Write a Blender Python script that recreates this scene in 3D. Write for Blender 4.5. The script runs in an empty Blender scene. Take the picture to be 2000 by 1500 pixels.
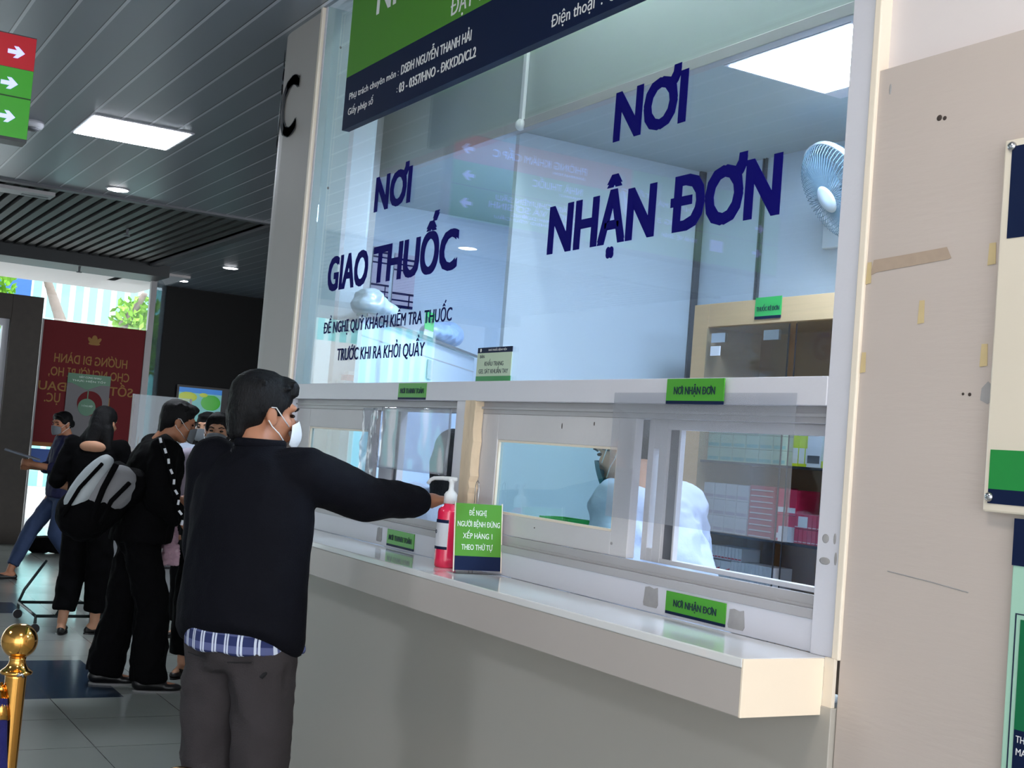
import bpy, math, random
from mathutils import Vector, Matrix, noise
random.seed(7)
C = bpy.context
SC = C.scene
PI = math.pi

# ------------------------------------------------------------------ camera, world, sun, exposure
yaw, pitch, roll, FPX = .52126, .05264, .08111, 2534.41
fw = Vector((-math.cos(yaw)*math.cos(pitch), math.sin(yaw)*math.cos(pitch), math.sin(pitch)))
rt0 = fw.cross(Vector((0, 0, 1))).normalized(); up0 = rt0.cross(fw)
rt = rt0*math.cos(roll) + up0*math.sin(roll); up = -rt0*math.sin(roll) + up0*math.cos(roll)
cd = bpy.data.cameras.new('camera'); cam = bpy.data.objects.new('camera', cd); C.collection.objects.link(cam)
cam.matrix_world = Matrix(((rt.x, up.x, -fw.x, 0), (rt.y, up.y, -fw.y, 0), (rt.z, up.z, -fw.z, 1.53), (0, 0, 0, 1)))
cd.sensor_fit = 'HORIZONTAL'; cd.sensor_width = 36; cd.lens = FPX/2000*36; cd.clip_start = .05; cd.clip_end = 200
SC.camera = cam
SC.view_settings.view_transform = 'Standard'; SC.view_settings.look = 'None'
SC.view_settings.gamma = 1; SC.view_settings.use_curve_mapping = False
SC.view_settings.exposure = 0.0
SC.cycles.use_denoising = True
SC.cycles.transparent_max_bounces = 16; SC.cycles.max_bounces = 8
w = bpy.data.worlds.new('world'); SC.world = w; w.use_nodes = True
bg = w.node_tree.nodes['Background']; bg.inputs[0].default_value = (.92, .955, 1, 1); bg.inputs[1].default_value = 4.6
sd = bpy.data.lights.new('sun', 'SUN'); sd.energy = 4.5; sd.angle = .02; sd.color = (1, .93, .82)
sun = bpy.data.objects.new('sun', sd); C.collection.objects.link(sun)
sun.rotation_euler = Vector((.35, -.25, .9)).to_track_quat('Z', 'Y').to_euler()

# ------------------------------------------------------------------ materials
def lin(c): return tuple(((v/255/12.92) if v/255 <= .04045 else ((v/255+.055)/1.055)**2.4) for v in c)
MATS = {}
def mat(name, col, rough=.5, metal=0, var=.04, vs=6, bump=.0, bs=60, coat=0, emit=None, es=1, sss=0, stretch=None, spec=.5):
    if name in MATS: return MATS[name]
    m = bpy.data.materials.new(name); m.use_nodes = True; nt = m.node_tree; N = nt.nodes; L = nt.links
    b = N['Principled BSDF']; c = lin(col)
    tc = N.new('ShaderNodeTexCoord'); n = N.new('ShaderNodeTexNoise'); n.inputs['Scale'].default_value = vs; n.inputs['Detail'].default_value = 3
    src = tc.outputs['Object']
    if stretch:
        mp = N.new('ShaderNodeMapping'); mp.inputs['Scale'].default_value = stretch; L.new(src, mp.inputs[0]); src = mp.outputs[0]
    L.new(src, n.inputs['Vector'])
    r = N.new('ShaderNodeMapRange'); r.inputs[3].default_value = 1-var; r.inputs[4].default_value = 1+var; L.new(n.outputs[0], r.inputs[0])
    mx = N.new('ShaderNodeVectorMath'); mx.operation = 'SCALE'; mx.inputs[0].default_value = c; L.new(r.outputs[0], mx.inputs['Scale'])
    L.new(mx.outputs[0], b.inputs['Base Color'])
    b.inputs['Roughness'].default_value = rough; b.inputs['Metallic'].default_value = metal; b.inputs['Coat Weight'].default_value = coat; b.inputs['Specular IOR Level'].default_value = spec
    if sss: b.inputs['Subsurface Weight'].default_value = sss; b.inputs['Subsurface Radius'].default_value = (.01, .004, .002)
    if emit: b.inputs['Emission Color'].default_value = (*lin(emit), 1); b.inputs['Emission Strength'].default_value = es
    if bump:
        n2 = N.new('ShaderNodeTexNoise'); n2.inputs['Scale'].default_value = bs; n2.inputs['Detail'].default_value = 4; L.new(src, n2.inputs['Vector'])
        bp = N.new('ShaderNodeBump'); bp.inputs['Strength'].default_value = bump; bp.inputs['Distance'].default_value = .01
        L.new(n2.outputs[0], bp.inputs['Height']); L.new(bp.outputs[0], b.inputs['Normal'])
    MATS[name] = m; return m
def glass(name, tint=(1, 1, 1), haze=0, hcol=(.8, .85, .9), ior=1.5, rough=0):
    m = bpy.data.materials.new(name); m.use_nodes = True; nt = m.node_tree; N = nt.nodes; L = nt.links; N.clear()
    o = N.new('ShaderNodeOutputMaterial'); t = N.new('ShaderNodeBsdfTransparent'); t.inputs[0].default_value = (*tint, 1)
    g = N.new('ShaderNodeBsdfGlossy'); g.inputs['Roughness'].default_value = rough
    ge = N.new('ShaderNodeNewGeometry'); mr = N.new('ShaderNodeMapRange'); mr.inputs[3].default_value = ior; mr.inputs[4].default_value = 1/ior
    L.new(ge.outputs['Backfacing'], mr.inputs[0]); f = N.new('ShaderNodeFresnel'); L.new(mr.outputs[0], f.inputs['IOR'])
    mx = N.new('ShaderNodeMixShader'); L.new(f.outputs[0], mx.inputs[0]); L.new(t.outputs[0], mx.inputs[1]); L.new(g.outputs[0], mx.inputs[2])
    last = mx
    if haze:
        d = N.new('ShaderNodeBsdfDiffuse'); d.inputs[0].default_value = (*hcol, 1)
        m2 = N.new('ShaderNodeMixShader'); m2.inputs[0].default_value = haze; L.new(mx.outputs[0], m2.inputs[1]); L.new(d.outputs[0], m2.inputs[2]); last = m2
    L.new(last.outputs[0], o.inputs[0]); MATS[name] = m; return m
def math_mat(name, build, rough=.5, metal=0, coat=0):
    m = bpy.data.materials.new(name); m.use_nodes = True; nt = m.node_tree; b = nt.nodes['Principled BSDF']
    b.inputs['Roughness'].default_value = rough; b.inputs['Metallic'].default_value = metal; b.inputs['Coat Weight'].default_value = coat
    build(nt, b); MATS[name] = m; return m
class NB:  # tiny node-maths builder
    def __init__(s, nt):
        s.nt = nt; tc = nt.nodes.new('ShaderNodeTexCoord'); s.sep = nt.nodes.new('ShaderNodeSeparateXYZ'); nt.links.new(tc.outputs['Object'], s.sep.inputs[0]); s.tc = tc
    def m(s, op, a, b=0, c=0):
        n = s.nt.nodes.new('ShaderNodeMath'); n.operation = op
        for i, v in enumerate((a, b, c)):
            if hasattr(v, 'links'): s.nt.links.new(v, n.inputs[i])
            else: n.inputs[i].default_value = v
        return n.outputs[0]
    def mix(s, f, a, b):
        n = s.nt.nodes.new('ShaderNodeMix'); n.data_type = 'RGBA'
        s.nt.links.new(f, n.inputs[0])
        for i, v in ((6, a), (7, b)):
            if hasattr(v, 'links'): s.nt.links.new(v, n.inputs[i])
            else: n.inputs[i].default_value = (*lin(v), 1)
        return n.outputs[2]
    def noise(s, sc, det=3):
        n = s.nt.nodes.new('ShaderNodeTexNoise'); n.inputs['Scale'].default_value = sc; n.inputs['Detail'].default_value = det
        s.nt.links.new(s.tc.outputs['Object'], n.inputs['Vector']); return n.outputs[0]
    def rng(s, v, lo, hi):  # 1 inside lo..hi
        return s.m('MULTIPLY', s.m('GREATER_THAN', v, lo), s.m('LESS_THAN', v, hi))

# ------------------------------------------------------------------ mesh builder
def T(v): return Vector(v)
class MB:
    def __init__(s): s.v = []; s.f = []
    def add(s, vs, fs):
        o = len(s.v); s.v += [Vector(p) for p in vs]; s.f += [tuple(i+o for i in f) for f in fs]; return s
    def box(s, x0, y0, z0, x1, y1, z1):
        x0, x1 = sorted((x0, x1)); y0, y1 = sorted((y0, y1)); z0, z1 = sorted((z0, z1))
        return s.add([(x0,y0,z0),(x1,y0,z0),(x1,y1,z0),(x0,y1,z0),(x0,y0,z1),(x1,y0,z1),(x1,y1,z1),(x0,y1,z1)],
                     [(0,3,2,1),(4,5,6,7),(0,1,5,4),(1,2,6,5),(2,3,7,6),(3,0,4,7)])
    def obox(s, c, hx, hy, hz, rz=0, R=None):
        R = R or Matrix.Rotation(rz, 3, 'Z'); c = Vector(c); n = len(s.v); s.box(-hx, -hy, -hz, hx, hy, hz)
        for i in range(n, len(s.v)): s.v[i] = R @ s.v[i] + c
        return s
    def ring_loft(s, rings, cap=True):
        o = len(s.v); n = len(rings[0])
        for r in rings: s.v += [Vector(p) for p in r]
        for k in range(len(rings)-1):
            for i in range(n):
                a = o+k*n+i; b = o+k*n+(i+1) % n; s.f.append((a, b, b+n, a+n))
        if cap:
            s.f.append(tuple(o+i for i in range(n-1, -1, -1))); s.f.append(tuple(o+(len(rings)-1)*n+i for i in range(n)))
        return s
    def loft(s, rings, n=24, axis=(0, 0)):   # (z, cx, cy, rx, ry)
        return s.ring_loft([[(cx+rx*math.cos(2*PI*i/n), cy+ry*math.sin(2*PI*i/n), z) for i in range(n)] for z, cx, cy, rx, ry in rings])
    def lathe(s, prof, c=(0, 0, 0), n=24):   # (r, z)
        return s.ring_loft([[(c[0]+r*math.cos(2*PI*i/n), c[1]+r*math.sin(2*PI*i/n), c[2]+z) for i in range(n)] for r, z in prof])
    def frame(s, d):
        d = Vector(d).normalized(); a = Vector((0, 0, 1)) if abs(d.z) < .9 else Vector((1, 0, 0))
        x = a.cross(d).normalized(); return x, d.cross(x), d
    def cone(s, p0, p1, r0, r1=None, n=12, ball=False):
        p0 = Vector(p0); p1 = Vector(p1); r1 = r0 if r1 is None else r1; x, y, d = s.frame(p1-p0); R = []
        st = [(p0, r0), (p1, r1)]
        if ball:
            st = [(p0-d*r0*math.cos(a), r0*math.sin(a)) for a in (.25, .6, 1.0)] + st + [(p1+d*r1*math.cos(a), r1*math.sin(a)) for a in (1.0, .6, .25)]
        for p, r in st: R.append([p+x*r*math.cos(2*PI*i/n)+y*r*math.sin(2*PI*i/n) for i in range(n)])
        return s.ring_loft(R)
    def cap(s, p0, p1, r0, r1=None, n=14): return s.cone(p0, p1, r0, r1, n, True)
    def ell(s, c, r, R=None, n=16):
        c = Vector(c); rr = []
        for k in range(1, 10):
            a = PI*k/10; rr.append([c+((R or Matrix.Identity(3)) @ Vector((r[0]*math.sin(a)*math.cos(2*PI*i/n), r[1]*math.sin(a)*math.sin(2*PI*i/n), -r[2]*math.cos(a)))) for i in range(n)])
        return s.ring_loft(rr)
    def tube(s, pts, r, n=8, radii=None):
        pts = [Vector(p) for p in pts]; R = []; px = None
        for i, p in enumerate(pts):
            d = (pts[min(i+1, len(pts)-1)]-pts[max(i-1, 0)]).normalized()
            if px is None: px, _, _ = s.frame(d)
            x = (px-d*px.dot(d)).normalized(); px = x; y = d.cross(x); q = radii[i] if radii else r
            R.append([p+x*q*math.cos(2*PI*k/n)+y*q*math.sin(2*PI*k/n) for k in range(n)])
        return s.ring_loft(R)
    def prism(s, poly, z0, z1):
        n = len(poly); return s.add([(x, y, z0) for x, y in poly]+[(x, y, z1) for x, y in poly],
            [tuple(range(n-1, -1, -1)), tuple(range(n, 2*n))]+[(i, (i+1) % n, n+(i+1) % n, n+i) for i in range(n)])
    def frame_xz(s, x0, z0, x1, z1, X0, Z0, X1, Z1, y0, y1):  # outer / inner hole
        s.box(x0, y0, z0, X0, y1, z1); s.box(X1, y0, z0, x1, y1, z1); s.box(X0, y0, z0, X1, y1, Z0); s.box(X0, y0, Z1, X1, y1, z1); return s
    def xf(s, M):
        s.v = [M @ p for p in s.v]; return s
    def build(s, name, m, parent=None, smooth=False, bevel=0, seg=2):
        me = bpy.data.meshes.new(name); me.from_pydata([tuple(p) for p in s.v], [], s.f); me.update()
        return link(name, me, m, parent, smooth, bevel, seg)
def link(name, me, m, parent=None, smooth=False, bevel=0, seg=2):
    me.materials.clear(); me.materials.append(MATS[m] if isinstance(m, str) else m)
    if smooth: me.polygons.foreach_set('use_smooth', [True]*len(me.polygons))
    o = bpy.data.objects.new(name, me); C.collection.objects.link(o)
    if parent: o.parent = parent
    if bevel:
        b = o.modifiers.new('b', 'BEVEL'); b.width = bevel; b.segments = seg; b.limit_method = 'ANGLE'; b.angle_limit = .7
    if smooth == 'auto':
        pass
    return o
def tag(o, label=None, cat=None, group=None, kind=None):
    if label: o['label'] = label
    if cat: o['category'] = cat
    if group: o['group'] = group
    if kind: o['kind'] = kind
    return o
def empty(name, loc=(0, 0, 0), rz=0, label=None, cat=None, group=None):
    o = bpy.data.objects.new(name, None); C.collection.objects.link(o); o.location = loc; o.rotation_euler = (0, 0, rz); o.empty_display_size = .05
    return tag(o, label, cat, group)
def struct(name, mb, m, parent=None, **k):
    o = mb.build(name, m, parent, **k)
    o['kind'] = 'structure'
    return o
def copy_tree(o, parent=None):
    c = o.copy(); C.collection.objects.link(c)
    if parent: c.parent = parent
    for ch in list(o.children): copy_tree(ch, c)
    return c
def blob(name, mb, m, parent, vox=.012, it=3, warp=None, label=None):
    """union of closed solids by voxel remesh, smoothed"""
    me = bpy.data.meshes.new('t'); me.from_pydata([tuple(p) for p in mb.v], [], mb.f); me.update()
    o = bpy.data.objects.new('t', me); C.collection.objects.link(o)
    r = o.modifiers.new('r', 'REMESH'); r.mode = 'VOXEL'; r.voxel_size = vox
    s = o.modifiers.new('s', 'SMOOTH'); s.factor = .5; s.iterations = it
    dg = C.evaluated_depsgraph_get(); dg.update()
    nm = bpy.data.meshes.new_from_object(o.evaluated_get(dg)); bpy.data.objects.remove(o); bpy.data.meshes.remove(me)
    nm.name = name
    if warp:
        ns = [v.normal.copy() for v in nm.vertices]
        for v, nn in zip(nm.vertices, ns): v.co = warp(v.co.copy(), nn)
        nm.update()
    q = link(name, nm, m, parent, True)
    if label: q['label'] = label
    return q
def wrinkle(amp, sc, extra=None, dirn=(1, 1, 1)):
    d = Vector(dirn)
    def f(p, n):
        q = Vector((p.x*d.x, p.y*d.y, p.z*d.z))*sc
        k = noise.noise(q)+.5*noise.noise(q*2.3)
        k = (1-abs(k)*2.2)
        p = p+n*amp*k
        return extra(p, n) if extra else p
    return f

# text ------------------------------------------------------------
_cap = {}
SUBS = {'Ơ': 'O', 'Ờ': 'Ò', 'Ớ': 'Ó', 'Ở': 'Ỏ', 'Ợ': 'Ọ', 'Ư': 'U', 'Ứ': 'Ú', 'Ừ': 'Ù', 'Ự': 'Ụ', 'Đ': 'D'}
def text_mesh(body):
    """letters with a horn or a bar are the base letter plus a separate stroke"""
    me = raw_text(''.join(SUBS.get(c_, c_) for c_ in body)); V = [v.co.copy() for v in me.vertices]; F = [tuple(p.vertices) for p in me.polygons]
    for i, ch in enumerate(body):
        if ch not in SUBS: continue
        pre = ''.join(SUBS.get(c_, c_) for c_ in body[:i+1]); base = {'D': 'D'}.get(SUBS[ch], 'O' if ch in 'ƠỜỚỞỢ' else 'U')
        a = raw_text(pre); x1 = max(v.co.x for v in a.vertices); g = raw_text(base); w_ = max(v.co.x for v in g.vertices)-min(v.co.x for v in g.vertices)
        if base == 'D': P = [(x1-w_-.075, .335), (x1-w_*.45, .335), (x1-w_*.45, .405), (x1-w_-.075, .405)]
        elif base == 'O': P = [(x1-.15, .60), (x1-.10, .54), (x1-.02, .60), (x1+.035, .68), (x1+.045, .80), (x1-.045, .80), (x1-.055, .71), (x1-.10, .655)]
        else: P = [(x1-.06, .62), (x1, .58), (x1+.06, .63), (x1+.10, .70), (x1+.105, .80), (x1+.025, .80), (x1+.015, .72), (x1-.02, .68)]
        n0 = len(V); n = len(P); V += [Vector((x, y, -.0102)) for x, y in P]+[Vector((x, y, .0102)) for x, y in P]
        F += [tuple(n0+k for k in range(n-1, -1, -1)), tuple(n0+n+k for k in range(n))]+[(n0+k, n0+(k+1) % n, n0+n+(k+1) % n, n0+n+k) for k in range(n)]
    me.clear_geometry(); me.from_pydata([tuple(v) for v in V], [], F); me.update(); return me
def raw_text(body, off=.0, ext=.01):
    cu = bpy.data.curves.new('t', 'FONT'); cu.body = body; cu.size = 1; cu.offset = off; cu.extrude = ext; cu.resolution_u = 3
    o = bpy.data.objects.new('t', cu); C.collection.objects.link(o); dg = C.evaluated_depsgraph_get(); dg.update()
    me = bpy.data.meshes.new_from_object(o.evaluated_get(dg)); bpy.data.objects.remove(o); bpy.data.curves.remove(cu); return me
CAPH = None
def text(name, body, m, org, right, width, cap, parent=None, off=.02, depth=.001, up=(0, 0, 1), warp=None, kind=None):
    """org = left end of the baseline; width in metres fits the whole string; cap = capital height"""
    global CAPH
    if CAPH is None:
        t = text_mesh('H'); CAPH = max(v.co.y for v in t.vertices)
    me = text_mesh(body); LAY = None
    if off:   # heavier weight: the outline repeated with small shifts
        LAY = []; base = [v.co.copy() for v in me.vertices]; fs = [tuple(p.vertices) for p in me.polygons]; V = []; F = []
        for dx, dy in ((-1, -1), (1, -1), (-1, 1), (1, 1), (0, 0)) if off > .011 else ((-1, 0), (1, 0)):
            n0 = len(V); V += [(c_.x+dx*off, c_.y+dy*off*.6, c_.z) for c_ in base]; F += [tuple(i+n0 for i in f_) for f_ in fs]; LAY += [len(LAY)//max(1, len(base))]*len(base)
        me.clear_geometry(); me.from_pydata(V, [], F); me.update()
    if warp:
        import bmesh
        b_ = bmesh.new(); b_.from_mesh(me); bmesh.ops.triangulate(b_, faces=b_.faces[:])
        for _ in range(2): bmesh.ops.subdivide_edges(b_, edges=[q_ for q_ in b_.edges if q_.calc_length() > .08], cuts=2)
        b_.to_mesh(me); b_.free(); LAY = None
    x0 = min(v.co.x for v in me.vertices); x1 = max(v.co.x for v in me.vertices)
    sx = width/(x1-x0); sy = cap/(CAPH+off*.6); r = Vector(right); u = Vector(up); n = r.cross(u); o = Vector(org or (0, 0, 0))
    for v in me.vertices:
        a = (v.co.x-x0)*sx; b = (v.co.y)*sy; c = (v.co.z+.01)/.02*depth+(LAY[v.index]*.00022 if LAY else 0)
        v.co = warp(a, b, c) if warp else o+r*a+u*b+n*c
    me.name = name; return link(name, me, m, parent)

# ------------------------------------------------------------------ material library
mat('white_alu', (214, 214, 222), .38, var=.05, vs=3, bump=.05, bs=90)
mat('grey_alu', (176, 174, 176), .4, var=.06, vs=5)
mat('dark_alu', (96, 98, 104), .45)
mat('old_sash', (205, 203, 205), .45, var=.10, vs=4, bump=.1, bs=40)
mat('cream_trim', (238, 226, 208), .4)
mat('putty', (226, 205, 176), .7, var=.25, vs=22, bump=.6, bs=30, stretch=(1, 1, .25))
mat('white_paint', (224, 226, 228), .5, var=.03, vs=2)
mat('booth_wall', (198, 212, 226), .32, var=.03, vs=1.2)
mat('booth_ceil', (176, 188, 192), .55, var=.03, vs=2)
mat('fascia', (176, 186, 184), .6, var=.05, vs=2)
mat('upper_wall', (224, 216, 215), .6, var=.02, vs=3)
mat('beige_wall', (196, 184, 176), .62, var=.035, vs=2.2, bump=.08, bs=30, stretch=(.5, 1, 3))
mat('lower_wall', (178, 173, 164), .45, var=.03, vs=1)
mat('counter_top', (232, 232, 232), .14, var=.02, coat=.6)
mat('counter_face', (186, 178, 172), .35, var=.03)
mat('counter_end', (248, 232, 210), .35, var=.02)  # cream, paled further: strong light on the end put into the colour
mat('column_paint', (176, 172, 168), .55, var=.05, vs=3)
mat('black_wall', (5, 5, 7), .45, spec=.15)
mat('dark_beam', (38, 42, 46), .5)
mat('slat', (66, 66, 66), .5, var=.08)
mat('slat_back', (14, 15, 16), .8)
mat('stone_dark', (60, 52, 45), .55, var=.25, vs=14)
mat('vinyl_blue', (12, 9, 104), .7, spec=.1)
mat('vinyl_navy', (16, 20, 80), .7, spec=.1)
mat('ink_navy', (12, 32, 60), .5)
mat('ink_dark', (52, 52, 58), .6, spec=.2)
mat('ink_grey', (80, 80, 84), .5)
mat('sign_green', (84, 148, 50), .5, var=.02, spec=.3)
mat('sign_navy', (10, 26, 62), .55, spec=.2)
mat('label_green', (72, 158, 40), .4)
mat('label_green2', (54, 176, 88), .4)
mat('board_green', (30, 140, 62), .35)
mat('board_green_deep', (0, 108, 64), .35)
mat('mint', (170, 214, 192), .3, coat=.3)
mat('cream_board', (226, 216, 198), .25, coat=.4)
mat('white_ink', (235, 236, 236), .5)
mat('paper_mint', (196, 216, 190), .6)
mat('wood', (206, 174, 134), .5, var=.12, vs=10, stretch=(.4, 3, 6))
mat('wood_back', (186, 148, 110), .6, var=.08, vs=8)
mat('shelf_edge', (28, 26, 32), .4)
mat('gold', (222, 164, 84), .13, 1, var=.03)
mat('velvet', (8, 6, 84), .85, bump=.5, bs=300)
mat('steel', (190, 192, 196), .25, 1)
mat('plastic_white', (236, 238, 240), .35)
mat('gel_pink', (246, 44, 88), .2, var=.03, coat=.5)
mat('tape', (205, 184, 138), .6, var=.1, vs=40)
mat('tape_brown', (176, 156, 138), .6, var=.12, vs=40)
mat('hole_dark', (60, 50, 46), .8)
mat('patch_grey', (160, 158, 158), .7, var=.2, vs=30)
mat('skin', (178, 122, 92), .55, var=.05, vs=14, sss=.15)
mat('skin_pale', (200, 150, 120), .55, var=.05, vs=14, sss=.15)
mat('hair', (6, 6, 9), .55, bump=.5, bs=120, stretch=(3, 3, .6), spec=.25)
mat('jacket', (9, 10, 18), .8, var=.1, bump=.25, bs=220, spec=.12)
mat('black_cloth', (7, 7, 9), .9, var=.1, bump=.3, bs=120, spec=.1)
mat('trouser_grey', (58, 54, 56), .85, var=.08, vs=20, bump=.3, bs=240, spec=.2)
mat('pocket_dark', (22, 21, 24), .9)
mat('navy_shirt', (14, 18, 60), .8, var=.1)
mat('jeans', (40, 58, 92), .8, var=.12, vs=14)
mat('lilac', (196, 186, 204), .8)
mat('coat_white', (178, 188, 208), .8, var=.04, bump=.2, bs=40)
mat('mask_white', (232, 234, 236), .7, bump=.15, bs=120)
mat('mask_grey', (112, 118, 124), .8, bump=.2, bs=120)
mat('mask_teal', (48, 112, 128), .8, bump=.2, bs=60)
mat('shoe', (12, 12, 14), .4)
mat('sole', (120, 120, 120), .6)
mat('eye', (20, 14, 12), .2)
mat('lip', (140, 76, 66), .5)
mat('pack_grey', (138, 138, 142), .75, var=.06, bump=.3, bs=150)
mat('pack_light', (184, 192, 196), .6)
mat('red_pack', (198, 44, 84), .4, var=.06)
mat('red_panel', (180, 60, 60), .45)
mat('yellow_pack', (206, 224, 30), .4)
mat('green_pack', (180, 214, 190), .5, var=.04)
mat('white_pack', (224, 226, 234), .5, var=.04)
mat('ink_red', (196, 40, 60), .5)
mat('cable', (30, 40, 42), .4, .6)
mat('desk_grey', (132, 136, 140), .4, var=.03)
mat('desk_edge', (180, 204, 200), .3)
mat('bag_film', (196, 160, 176), .25, var=.35, vs=26)
mat('asphalt', (150, 150, 150), .8, var=.1)
mat('bark', (120, 110, 104), .9, var=.2, vs=12, bump=.5, bs=14)
mat('leaf', (120, 176, 50), .6, var=.25, vs=3)
mat('fence_teal', (110, 190, 186), .5)
mat('blue_board', (40, 90, 180), .4)
mat('banner_red', (122, 48, 52), .7, var=.03, spec=.1)
mat('banner_gold', (168, 128, 78), .6, spec=.1)
mat('sign_body', (60, 62, 66), .4)
mat('led_red', (190, 26, 40), .3, emit=(190, 26, 40), es=.22)
mat('led_green', (60, 150, 40), .3, emit=(60, 170, 40), es=.28)
mat('led_text', (180, 190, 255), .3, emit=(172, 178, 255), es=1.25)
mat('led_rule', (20, 70, 20), .4)
mat('panel_light', (255, 255, 255), .5, emit=(236, 244, 255), es=42)
mat('panel_warm', (255, 255, 255), .5, emit=(255, 244, 232), es=20)
mat('batten_glow', (255, 255, 255), .5, emit=(228, 240, 240), es=60)
mat('booth_soft', (255, 255, 255), .5, emit=(206, 228, 255), es=42)
mat('booth_light', (255, 255, 255), .5, emit=(206, 228, 255), es=62)
mat('down_light', (255, 255, 255), .5, emit=(250, 250, 255), es=22)
mat('screen_blue', (30, 110, 190), .3, emit=(30, 120, 200), es=.5)
mat('screen_green', (60, 150, 40), .3, emit=(50, 160, 40), es=.45)
mat('screen_sea', (120, 190, 190), .3, emit=(110, 180, 180), es=.35)
mat('screen_yellow', (180, 190, 70), .3, emit=(170, 190, 60), es=.4)
mat('fan_grey', (120, 146, 164), .35)
mat('fan_white', (214, 226, 236), .3)
glass('glass', (.96, .98, .98)); glass('teal_glass', (.76, .86, .84)); glass('film', (.90, .91, .93), .10, (.8, .82, .86), rough=.05)
glass('crumple', (.80, .82, .86), .16, (.75, .78, .84), rough=.08); glass('screen_film', (.7, .78, .82), .12, (.5, .6, .7))
glass('cab_glass', (.84, .87, .88)); glass('grille', (.92, .95, .97), 0)

def plank_build(nt, b):
    q = NB(nt); u = q.m('FRACT', q.m('MULTIPLY', q.sep.outputs[1], 1/.18)); g = q.rng(u, 0, .03); l = q.rng(u, .03, .12)
    c = q.mix(g, (142, 149, 158), (60, 64, 70)); c = q.mix(l, c, (212, 216, 222)); nt.links.new(c, b.inputs['Base Color'])  # pale stripe on each plank is a ridge highlight put into the colour
    n = nt.nodes.new('ShaderNodeBump'); n.inputs['Strength'].default_value = .6; n.inputs['Distance'].default_value = .01
    nt.links.new(q.m('SUBTRACT', 1, g), n.inputs['Height']); nt.links.new(n.outputs[0], b.inputs['Normal'])
math_mat('planks', plank_build, .3, .25)
def floor_build(nt, b):
    q = NB(nt); x, y = q.sep.outputs[0], q.sep.outputs[1]
    fx = q.m('FRACT', q.m('MULTIPLY', q.m('ADD', x, 20.05), 1/.6)); fy = q.m('FRACT', q.m('MULTIPLY', q.m('ADD', y, 20.1), 1/.6))
    gl = q.m('MAXIMUM', q.m('LESS_THAN', fx, .008), q.m('LESS_THAN', fy, .008))
    n = q.noise(1.4); base = q.mix(n, (150, 156, 152), (168, 172, 168))
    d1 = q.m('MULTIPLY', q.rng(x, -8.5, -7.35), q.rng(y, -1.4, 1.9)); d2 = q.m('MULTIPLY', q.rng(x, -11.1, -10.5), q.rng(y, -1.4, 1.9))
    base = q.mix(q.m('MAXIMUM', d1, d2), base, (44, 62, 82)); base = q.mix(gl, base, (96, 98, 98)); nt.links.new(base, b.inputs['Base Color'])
    r = q.m('ADD', q.m('MULTIPLY', n, .12), .12); nt.links.new(r, b.inputs['Roughness'])
math_mat('floor_tile', floor_build)
def plaid_build(nt, b):
    q = NB(nt); u = q.m('ADD', q.m('MULTIPLY', q.sep.outputs[0], .9), q.m('MULTIPLY', q.sep.outputs[1], .0))
    fu = q.m('FRACT', q.m('MULTIPLY', u, 1/.036)); s = q.m('MAXIMUM', q.rng(fu, .30, .44), q.rng(fu, .52, .66))
    fz = q.m('FRACT', q.m('MULTIPLY', q.sep.outputs[2], 1/.05)); h = q.rng(fz, .3, .75)
    c = q.mix(h, (30, 42, 92), (84, 92, 138)); c = q.mix(s, c, (205, 214, 232)); nt.links.new(c, b.inputs['Base Color'])
math_mat('plaid', plaid_build, .85)
def corr_build(nt, b):
    q = NB(nt); u = q.m('FRACT', q.m('MULTIPLY', q.sep.outputs[1], 1/.3)); c = q.mix(q.rng(u, 0, .4), (120, 200, 200), (196, 226, 226)); nt.links.new(c, b.inputs['Base Color'])
math_mat('corrugated', corr_build, .5)

# ------------------------------------------------------------------ setting
WY = 2.02; HC = 3.45; BC = 2.934
struct('floor', MB().box(-18.4, -5, -.1, 3.6, 9, 0), 'floor_tile')
struct('ceiling', MB().box(-11.4, -5, HC, 3.6, WY, HC+.1).box(-11.4, WY, HC, -7.1, 9, HC+.1).box(-18.4, 3.95, HC, -11.4, 9, HC+.1).box(-7.1, WY, HC, -5.475, 3.3, HC+.1).box(-7.1, 4.2, HC, -6, 9, HC+.1), 'planks')
m = MB(); y = -5
while y < 3.9: m.box(-15.75, y, HC, -11.4, y+.07, HC+.09); y += .12
struct('ceiling_slats', m, 'slat'); struct('ceiling_void', MB().box(-18.4, -5, HC+.25, -11.4, 3.95, HC+.35), 'slat_back')
struct('trim_1', MB().box(-11.46, -5, HC-.02, -11.36, 3.95, HC+.25).box(-18.0, 3.88, HC-.03, -11.4, 3.98, HC+.25), 'dark_alu')
struct('trim_2', MB().box(-16.5, -5, 3.31, -15.75, 4.13, 3.55), 'dark_beam')
struct('wall_left', MB().box(-18.4, -5.1, 0, 3.6, -5, 3.6), 'white_paint')
struct('wall_right', MB().box(-18.4, 9, 0, -6, 9.1, 3.6), 'black_wall')
struct('roof', MB().box(-18.4, -5.1, 4.2, 3.6, 9.1, 4.3), 'white_paint')
struct('wall_far', MB().box(-18.2, 4.69, 0, -18, 9, 3.46), 'black_wall')
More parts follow.
